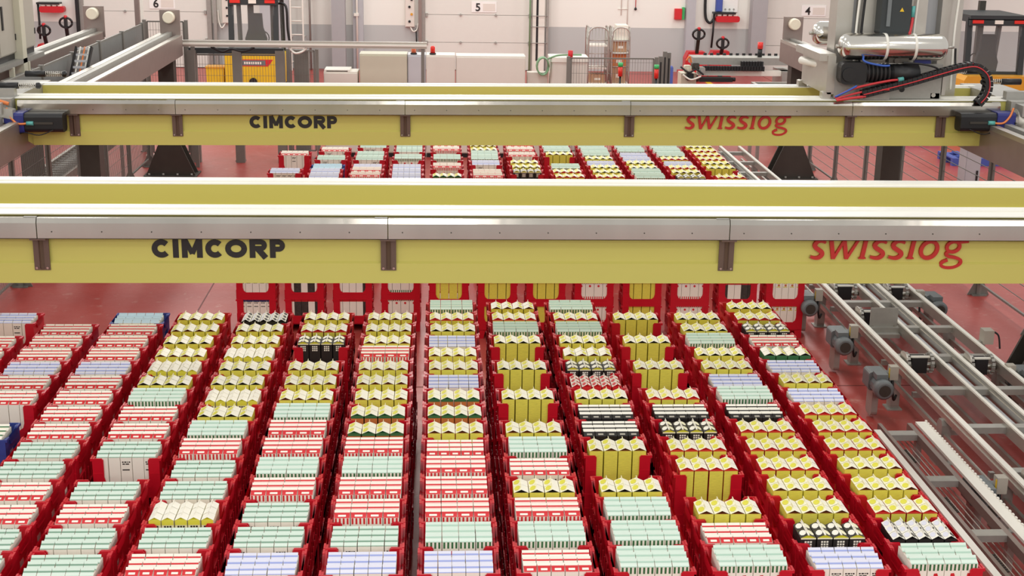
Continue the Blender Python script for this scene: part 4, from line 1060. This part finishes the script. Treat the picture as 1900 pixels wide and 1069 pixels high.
bd = thing('blue_drum', 'small blue drum standing on the red floor by the columns', 'drum', (5.46, 33, 0))
MB().lathe((5.46, 33, 0), (0, 0, 1), [(0, 0.17), (0.05, 0.19), (0.4, 0.19), (0.42, 0.2), (0.44, 0.19), (0.84, 0.19), (0.88, 0.16)], 16).build('shell', 'signal_blue', bd)
MB().cyl((5.46, 33, 0.88), (5.46, 33, 0.91), 0.06, 10).build('cap', 'black', bd)

# ================================================================== roll cages
def roll_cage(label, x, y, w, d, load):
    c = thing('roll_cage', label, 'roll cage', (x, y, 0), 'roll cages by the back wall')
    for dx in (-w/2, w/2):
        s = MB(); pts = [(x+dx, y-d/2, 0.2)]+[(x+dx, y-d/2+0.0, 1.45)]+[(x+dx, y-d/2+0.12, 1.6), (x+dx, y+d/2-0.12, 1.6), (x+dx, y+d/2, 1.45), (x+dx, y+d/2, 0.2)]
        s.tube(pts, 0.018, 6)
        for i in range(1, 5): s.cyl((x+dx, y-d/2+d*i/5, 0.2), (x+dx, y-d/2+d*i/5, 1.58), 0.006, 4)
        for z in (0.4, 0.7, 1.0, 1.3): s.cyl((x+dx, y-d/2, z), (x+dx, y+d/2, z), 0.008, 4)
        s.build('side_frame', 'brushed', c)
    s = MB(); q = w/2
    s.tube(spline([(x-q, y-d/2, 0.2), (x-q, y-d/2, 1.35), (x-q+0.06, y-d/2, 1.55), (x-q+0.16, y-d/2, 1.60), (x+q-0.16, y-d/2, 1.60), (x+q-0.06, y-d/2, 1.55), (x+q, y-d/2, 1.35), (x+q, y-d/2, 0.2)], 4), 0.02, 6)
    for i in range(1, 6): s.cyl((x-q+w*i/6, y-d/2, 0.2), (x-q+w*i/6, y-d/2, 1.58), 0.006, 4)
    for z in (0.62, 0.95, 1.28): s.cyl((x-q, y-d/2, z), (x+q, y-d/2, z), 0.012, 5)
    s.build('front_gate', 'brushed', c)
    MB().box(x-w/2, x+w/2, y-d/2, y+d/2, 0.15, 0.2).build('deck', 'rail_white', c)
    for dx in (-1, 1):
        for dy in (-1, 1): MB().cyl((x+dx*(w/2-0.06)-0.02, y+dy*(d/2-0.08), 0.065), (x+dx*(w/2-0.06)+0.02, y+dy*(d/2-0.08), 0.065), 0.065, 12).build('castor', 'rubber', c)
    for z in ((0.95, 1.25) if load else (0.55, 1.12)): MB().box(x-w/2+0.02, x+w/2-0.02, y-d/2+0.03, y+d/2-0.03, z, z+0.03).build('shelf', 'rail_white', c)
    return c
roll_cage('left roll cage with empty shelves by the back wall', 4.05, 35.3, 0.50, 0.7, False)
roll_cage('right roll cage loaded with boxes by the back wall', 4.62, 35.3, 0.44, 0.7, True)
def carton_box(label, x, y, z, w, d, h, m):
    b = thing('cardboard_box', label, 'box', (x, y, z), 'boxes in the roll cages')
    MB().box(x-w/2, x+w/2, y-d/2, y+d/2, z, z+h).build('body', m, b)
    MB().box(x-w/2+0.01, x-0.005, y-d/2+0.01, y+d/2-0.01, z+h, z+h+0.006).build('flap', m, b); MB().box(x+0.005, x+w/2-0.01, y-d/2+0.01, y+d/2-0.01, z+h, z+h+0.006).build('flap', m, b)
    MB().box(x-w*0.2, x+w*0.2, y-d/2-0.003, y-d/2, z+h*0.35, z+h*0.6).build('print', 'white_card', b)
carton_box('brown cardboard box at the bottom of the right roll cage', 4.6, 35.3, 0.2, 0.34, 0.5, 0.38, 'cardboard')
carton_box('orange printed box in the middle of the right roll cage', 4.6, 35.3, 0.59, 0.36, 0.5, 0.33, 'orange_card')
carton_box('pinkish brown box on the upper shelf of the right roll cage', 4.62, 35.3, 0.985, 0.34, 0.5, 0.25, 'cardboard')
carton_box('white wrapped parcel on top of the right roll cage', 4.66, 35.3, 1.285, 0.3, 0.5, 0.36, 'white_card')
carton_box('flat brown carton at the bottom of the left roll cage', 4.05, 35.3, 0.2, 0.4, 0.5, 0.2, 'cardboard')

# ================================================================== forklifts and pallet trucks
def forklift(label, x, y, w, body, emblem, seat=True, amber=False):
    f = thing('forklift', label, 'forklift', (x, y, 0), 'forklift trucks')
    h = w/2
    s = MB(); s.prism([(x-h, 0.25), (x-h*0.8, 0.12), (x+h*0.8, 0.12), (x+h, 0.25), (x+h, 1.02), (x+h*0.92, 1.12), (x-h*0.92, 1.12), (x-h, 1.02)], 'y', y, y+0.55); s.build('counterweight', body, f)
    s = MB(); s.box(x-h*0.95, x+h*0.95, y+0.55, y+2.0, 0.25, 0.95); s.build('chassis', body, f)
    for sx in (-1, 1):
        MB().cyl((x+sx*(h-0.02), y+0.5, 0.3), (x+sx*(h-0.25), y+0.5, 0.3), 0.3, 18).build('wheel', 'rubber', f)
        MB().cyl((x+sx*(h-0.02), y+1.8, 0.35), (x+sx*(h-0.25), y+1.8, 0.35), 0.35, 18).build('wheel', 'rubber', f)
        s = MB(); a = x+sx*h*0.80; s.beam((a, y+0.35, 1.1), (a, y+0.45, 2.3), 0.12, 0.12); s.beam((a, y+1.9, 0.95), (a, y+1.7, 2.3), 0.10, 0.10); s.beam((a, y+0.4, 2.3), (a, y+1.8, 2.3), 0.1, 0.1)
        s.build('guard_pillar', 'cab_dark', f)
        MB().box(a-0.01, a+0.01, y+0.5, y+1.75, 1.25, 2.2).build('side_glass', 'cab_glass', f)
        MB().box(x+sx*h*0.62-0.12, x+sx*h*0.62+0.12, y+0.27, y+0.3, 2.23, 2.30).build('tail_light', 'lamp_red', f)
    s = MB(); s.box(x-h*0.85, x+h*0.85, y+0.3, y+1.9, 2.30, 2.40); s.box(x-h*0.85, x+h*0.85, y+0.3, y+0.42, 2.18, 2.32); s.build('roof', 'cab_dark', f)
    MB().box(x-0.09, x+0.09, y+0.27, y+0.3, 2.22, 2.30).build('plate_light', 'white_card', f)
    MB().box(x-h*0.75, x+h*0.75, y+0.36, y+0.37, 1.14, 2.18).build('rear_glass', 'cab_glass', f)
    MB().box(x-h*0.8, x+h*0.8, y+0.34, y+0.44, 1.10, 1.18).build('sill', 'cab_dark', f)
    s = MB(); s.prism([(x-0.22, 1.0), (x+0.22, 1.0), (x+0.26, 1.35), (x+0.17, 1.62), (x+0.15, 1.95), (x-0.15, 1.95), (x-0.17, 1.62), (x-0.26, 1.35)], 'y', y+0.75, y+0.88); s.box(x-0.24, x+0.24, y+0.85, y+1.3, 0.95, 1.1); s.build('driver_seat', 'rubber', f)
    s = MB(); s.tube([(x+0.2+0.0*k, y+1.5, 1.3) if False else (x+0.05+0.18*cos(2*pi*k/16), y+1.45+0.06*sin(2*pi*k/16), 1.3+0.17*sin(2*pi*k/16)) for k in range(17)], 0.015, 5); s.build('steering_wheel', 'black', f)
    for sx in (-1, 1): MB().box(x+sx*0.28-0.07, x+sx*0.28+0.07, y+2.0, y+2.12, 0.1, 2.6).build('mast_rail', 'dark_steel', f)
    if emblem:
        e = MB().prism([(x-0.48, 0.94), (x+0.48, 0.94), (x+0.36, 0.78), (x-0.36, 0.78)], 'y', y-0.006, y).build('emblem_band', 'red_card', f)
        MB().box(x-0.30, x+0.30, y-0.008, y-0.006, 0.80, 0.92).build('emblem_centre', 'motor_grey', e)
        s = MB()
        for k in range(8): s.box(x-0.20+k*0.052, x-0.20+k*0.052+0.035, y-0.010, y-0.008, 0.83, 0.885)
        s.build('emblem_letters', 'white_card', e)
    MB().box(x-0.08, x+0.08, y-0.004, y, 1.03, 1.06).build('vent_slot', 'black', f)
    s = MB(); s.cyl((x, y-0.0, 0.42), (x, y-0.05, 0.42), 0.09, 14); s.build('tow_pin', 'black', f)
    # mirror arm and side door frame
    s = MB(); s.tube(spline([(x+h*0.8, y+0.6, 2.2), (x+h*1.15, y+0.5, 2.15), (x+h*1.2, y+0.5, 1.6), (x+h*1.28, y+0.5, 1.2)]), 0.03, 6); s.build('door_bar', 'fork_amber' if amber else 'black', f)
    return f
forklift('yellow forklift with dark cab seen from behind at left', -4.38, 33.0, 1.32, 'fork_yellow', True)
forklift('amber forklift with dark cab at the right photo edge', 12.2, 29.5, 1.5, 'fork_amber', False, amber=True)
yb = thing('yellow_bin', 'small yellow box standing left of the left forklift', 'box', (-5.3, 33.3, 0))
s = MB(); s.prism([(-5.48, 0.0), (-5.10, 0.0), (-5.08, 0.72), (-5.50, 0.72)], 'y', 33.1, 33.5); s.build('body', 'fork_yellow', yb); MB().box(-5.52, -5.06, 33.08, 33.52, 0.72, 0.75).build('rim', 'fork_amber', yb)
def pallet_truck(label, x, y, rz=0.0, tall=1.5):
    p = thing('pallet_truck', label, 'pallet truck', (x, y, 0), 'red pallet trucks')
    s = MB(); s.prism([(x-0.30, 0.08), (x+0.30, 0.08), (x+0.30, 0.62), (x+0.22, 0.8), (x-0.22, 0.8), (x-0.30, 0.62)], 'y', y, y+0.4); s.build('body', 'truck_red', p)
    for sx in (-1, 1): MB().box(x+sx*0.18-0.08, x+sx*0.18+0.08, y+0.4, y+1.5, 0.08, 0.15).build('fork', 'truck_red', p)
    MB().cyl((x-0.06, y+0.05, 0.1), (x+0.06, y+0.05, 0.1), 0.1, 12).build('wheel', 'rubber', p)
    s = MB(); s.beam((x, y+0.05, 0.7), (x, y-0.12, tall-0.3), 0.09, 0.06); s.build('tiller', 'black', p)
    a = [(x+0.16*cos(2*pi*k/16), y-0.14-0.02*sin(2*pi*k/16), tall-0.17+0.13*sin(2*pi*k/16)) for k in range(17)]
    s = MB(); s.tube(a, 0.03, 6); s.box(x-0.04, x+0.04, y-0.19, y-0.10, tall-0.32, tall-0.06); s.build('handle', 'black', p)
    MB().lathe((x, y-0.14, tall-0.06), (0, 0, 1), [(0, 0.05), (0.05, 0.05), (0.08, 0.03)], 10).build('safety_button', 'truck_red', p)
    MB().cyl((x-0.1, y-0.002, 0.55), (x-0.1, y-0.02, 0.55), 0.05, 10).build('badge', 'white_card', p)
pallet_truck('red pallet truck with black loop handle by the left grey wall', -9.68, 37.0, 0, 1.58)
pallet_truck('red pallet truck half hidden behind the left runway beside the other', -10.34, 37.3, 0, 1.35)
pallet_truck('red pallet truck with red button by the right grey pillar', 6.95, 37.0, 0, 1.45)
pallet_truck('red pallet truck standing right of the pillar below the charger', 7.65, 37.2, 0, 1.2)
def charger(label, x, y, z):
    c = thing('battery_charger', label, 'charger', (x, y, z))
    MB().box(x-0.02, x+0.6, y, y+0.3, z, z+0.05).build('arm', 'black', c)
    s = MB(); s.prism(rrect(x+0.05, x+0.72, z-0.22, z-0.05, 0.06), 'y', y, y+0.22); s.build('red_housing', 'truck_red', c)
    s = MB()
    for k in range(4): s.box(x+0.1+k*0.15, x+0.2+k*0.15, y+0.05, y+0.12, z-0.06, z+0.01)
    s.build('clip', 'white_card', c)
    MB().tube([(x, y+0.1, z+0.02), (x, y+0.12, z-0.5), (x-0.02, y+0.15, z-0.95)], 0.03, 6).build('stand', 'black', c)
charger('red bar with black stand on the wall right of the grey pillar', 7.75, 38.85, 1.66)
charger('red bar with black stand on the wall above the left pallet truck', -10.95, 38.85, 1.72)

# ================================================================== small things on the back wall
def wall_box(name, label, x0, x1, z0, z1, m, m2=None, cat='box', y=39.2):
    b = thing(name, label, cat, ((x0+x1)/2, y, z0))
    MB().box(x0, x1, y-0.14, y-0.002, z0, z1).build('housing', m, b)
    d = MB().box(x0+0.015, x1-0.015, y-0.155, y-0.14, z0+0.015, z1-0.015).build('lid', m2 or m, b)
    return b
b = wall_box('switch_panel', 'white switch panel with buttons on the wall left of door 5', -0.92, -0.66, 1.2, 2.1, 'cabinet_white', cat='switch panel')
for k in range(4): MB().cyl((-0.80+0.06*(k % 2), 39.045, 1.35+0.2*k), (-0.80+0.06*(k % 2), 39.02, 1.35+0.2*k), 0.035, 10).build('button', 'black' if k != 1 else 'fork_amber', b)
MB().tube(spline([(-0.78, 39.1, 1.2), (-0.7, 39.05, 1.08), (-0.6, 39.08, 1.12), (-0.56, 39.1, 1.3)]), 0.02, 6).build('cable', 'rail_white', b)
MB().tube([(-0.62, 39.1, 1.15), (-0.60, 39.1, 0.6)], 0.018, 6).build('lead', 'black', b)
b = wall_box('switch_panel', 'white switch panel with buttons on the wall behind the left forklift', -5.98, -5.72, 1.25, 2.2, 'cabinet_white', cat='switch panel')
for k in range(3): MB().cyl((-5.84, 39.045, 1.45+0.22*k), (-5.84, 39.02, 1.45+0.22*k), 0.03, 8).build('button', 'black', b)
MB().tube(spline([(-5.9, 39.1, 1.25), (-6.0, 39.05, 1.12), (-6.08, 39.08, 1.3), (-6.1, 39.1, 1.6)]), 0.02, 6).build('cable', 'rail_white', b)
b = wall_box('fire_call_point', 'red fire call box on the white wall left of the pillar', 6.66, 6.86, 1.48, 1.78, 'red_card', cat='call point')
MB().box(6.87, 6.94, 39.1, 39.198, 1.48, 1.82).build('green_side', 'lamp_green', b)
b = wall_box('blue_switch_box', 'blue switch box on the white panel right of the pillar', 7.82, 8.0, 1.72, 2.05, 'signal_blue', cat='switch box')
MB().box(8.02, 8.45, 39.15, 39.198, 1.7, 2.1).build('white_panel', 'paper', b)
for k in range(3): MB().cyl((8.1+0.12*k, 39.15, 1.78), (8.1+0.12*k, 39.13, 1.78), 0.025, 8).build('knob', 'galv', b)
MB().tube(spline([(7.52, 39.15, 2.4), (7.52, 39.12, 1.8), (7.56, 39.1, 1.5), (7.68, 39.08, 1.4), (7.8, 39.08, 1.55)]), 0.04, 6).build('thick_cable', 'black', b)
s = MB(); s.cyl((5.15, 39.18, 1.57), (5.15, 39.18, 4), 0.012, 6); s.cyl((5.33, 39.18, 1.15), (5.33, 39.18, 4), 0.012, 6); s.cyl((5.05, 39.18, 1.75), (5.35, 39.18, 1.75), 0.01, 6)
tag(s.build('wall_conduit', 'rail_white'), 'thin white conduits on the white wall above the roll cages', 'conduit')
b = thing('pull_cord', 'red pull cord with black end hanging on the white wall', 'cord', (5.55, 39.1, 1.7))
MB().cyl((5.55, 39.15, 1.78), (5.55, 39.15, 2.4), 0.012, 6).build('cord', 'cable_red', b); MB().lathe((5.55, 39.15, 1.72), (0, 0, 1), [(0, 0.02), (0.02, 0.04), (0.06, 0.03), (0.08, 0.01)], 8).build('knob', 'black', b)
def ladder(label, x0, x1, y, m, z1=4.0):
    l = thing('wall_ladder', label, 'ladder', ((x0+x1)/2, y, 0))
    for x in (x0, x1): MB().box(x-0.02, x+0.02, y-0.03, y+0.03, 0, z1).build('side_rail', m, l)
    z = 0.25
    while z < z1: MB().cyl((x0, y, z), (x1, y, z), 0.018, 8).build('rung', m, l); z += 0.37
    for z in (0.9, 2.4): MB().box(x0-0.015, x0+0.015, y, 39.2, z, z+0.03).box(x1-0.015, x1+0.015, y, 39.2, z, z+0.03).build('wall_bracket', m, l)
ladder('white wall ladder right of the left forklift', -4.06, -3.72, 38.7, 'rail_white')
gr = thing('door_guide', 'pale door guide with black slot and green pipe right of dock door 5', 'door guide', (2.8, 38.9, 0))
MB().box(2.64, 2.98, 38.98, 39.19, 0, 5).build('guide_plate', 'rail_white', gr); MB().box(2.74, 2.80, 38.97, 38.98, 0.3, 5).build('slot', 'black', gr)
MB().cyl((2.56, 38.9, 0), (2.56, 38.9, 5), 0.025, 8).build('pipe', 'hose_green', gr)
for z in (0.8, 1.25, 1.55): MB().cyl((2.56, 38.9, z), (3.05, 38.9, z), 0.012, 6).build('rod', 'galv', gr)
s = MB(); s.cyl((-2.25, 38.85, 0), (-2.25, 38.85, 4), 0.03, 8); s.box(-2.33, -2.2, 38.8, 38.9, 1.5, 1.58); tag(s.build('drain_pipe', 'rail_white'), 'white pipe on the narrow grey pilaster', 'pipe')
s = MB(); s.cyl((-3.55, 38.9, 0.0), (-3.55, 38.9, 4), 0.03, 8); s.box(-3.6, -3.5, 38.88, 39.2, 2.0, 2.05); tag(s.build('steel_pipe', 'galv'), 'slim steel pipe right of the white wall ladder', 'pipe')

# ================================================================== machine behind the right part of the far gantry
mc = thing('transfer_machine', 'horizontal transfer machine with black cable chain behind the far gantry at right', 'machine', (5.9, 27, 0))
MB().box(5.0, 6.95, 27.0, 27.5, 1.60, 1.74).build('cross_beam', 'galv', mc)
MB().box(5.1, 7.0, 26.9, 27.1, 1.40, 1.50).build('lower_beam', 'rail_white', mc)
MB().box(6.75, 7.0, 26.8, 27.6, 0, 1.5).build('column', 'galv', mc)
MB().box(4.75, 5.05, 26.8, 27.2, 0, 1.45).build('column', 'cabinet_beige', mc)
s = MB(); k = 0
cc = thing('cable_carrier', 'black segmented cable carrier lying along the transfer machine', 'cable chain', (5.8, 26.85, 1.5))
lm = MB().box(-0.022, 0.022, -0.05, 0.05, -0.045, 0.045).box(-0.028, -0.022, -0.03, 0.03, -0.03, 0.03).mesh('carrier_link', 'black')
for k in range(22):
    o = bpy.data.objects.new('carrier_link', lm); C.objects.link(o); o.parent = cc; o.location = (5.18+k*0.056-5.8, 26.80-26.85, 1.555-1.5)
for k in range(8):
    o = bpy.data.objects.new('carrier_link', lm); C.objects.link(o); o.parent = cc; o.location = (5.95+k*0.056-5.8, 26.86-26.85, 1.645-1.5)
s = MB(); y = 5.3
for k in range(12): s.box(5.3+k*0.13, 5.36+k*0.13, 27.46, 27.5, 1.74, 1.78)
s.build('rack_teeth', 'black', mc)
for i, (x, z, m_) in enumerate(((4.85, 1.55, 'cabinet_beige'), (5.0, 1.60, 'dark_steel'), (4.9, 1.40, 'black'), (5.12, 1.52, 'galv'))):
    s = MB(); s.prism(rrect(x-0.07, x+0.07, z-0.07, z+0.07, 0.03), 'y', 26.65, 26.8); s.cyl((x, 26.65, z), (x, 26.6, z), 0.03, 8); s.build('actuator', m_, mc)
s = MB(); s.box(5.1, 5.75, 26.7, 26.95, 1.30, 1.38); s.cyl((5.75, 26.8, 1.34), (5.82, 26.8, 1.34), 0.04, 10); s.build('black_arm', 'black', mc)
for pts, m_ in (([(4.7, 26.62, 1.6), (4.85, 26.55, 1.5), (5.0, 26.6, 1.55), (5.15, 26.6, 1.45)], 'black'), ([(4.75, 26.62, 1.45), (4.9, 26.56, 1.36), (5.1, 26.6, 1.42)], 'rail_white'), ([(4.8, 26.6, 1.72), (4.86, 26.6, 1.8), (4.9, 26.62, 1.68)], 'cable_orange')):
    MB().tube(spline(pts), 0.018, 6).build('hose', m_, mc)
mb = thing('stack_light', 'red stack light on black pole left of the right runway end', 'signal lamp', (6.37, 27.3, 1.74))
MB().cyl((6.37, 27.2, 1.74), (6.37, 27.2, 1.9), 0.045, 10).build('pole', 'black', mb); MB().cyl((6.37, 27.2, 1.9), (6.37, 27.2, 2.03), 0.055, 12).build('lamp', 'lamp_red', mb)
tr = thing('frame_table', 'low open steel frame table behind the far gantry at right', 'table', (6.5, 25.6, 0))
s = MB(); s.box(5.95, 7.1, 25.3, 25.36, 1.33, 1.40); s.box(5.95, 7.1, 25.94, 26.0, 1.33, 1.40); s.box(5.95, 6.01, 25.36, 25.94, 1.33, 1.40); s.box(7.04, 7.1, 25.36, 25.94, 1.33, 1.40); s.build('frame', 'brushed', tr)
for x in (6.0, 7.0):
    for y in (25.33, 25.97): MB().box(x-0.03, x+0.03, y-0.03, y+0.03, 0, 1.33).build('leg', 'galv', tr)
MB().box(6.01, 7.04, 25.36, 25.94, 1.30, 1.32).build('shelf', 'dark_steel', tr)

# things beyond the right fence
gb = cabinet('control_cabinet', 'grey cabinet standing beyond the right fence', 8.55, 8.8, 21.6, 21.9, 0, 0.9, 'pillar_grey', 1, 'y')
def pallet(label, x, y, z):
    p = thing('blue_pallet', label, 'pallet', (x, y, z), 'blue pallets beyond the right fence')
    for k in range(5): MB().box(x-0.6+k*0.27, x-0.6+k*0.27+0.12, y-0.4, y+0.4, z+0.12, z+0.144).build('slat', 'signal_blue', p)
    for yy in (-0.35, 0, 0.35): MB().box(x-0.6, x+0.6, y+yy-0.05, y+yy+0.05, z, z+0.12).build('bearer', 'signal_blue', p)
pallet('blue pallet nearest beyond the right fence', 10.2, 25.3, 0); pallet('blue pallet lying farther beyond the right fence', 9.6, 27.6, 0)
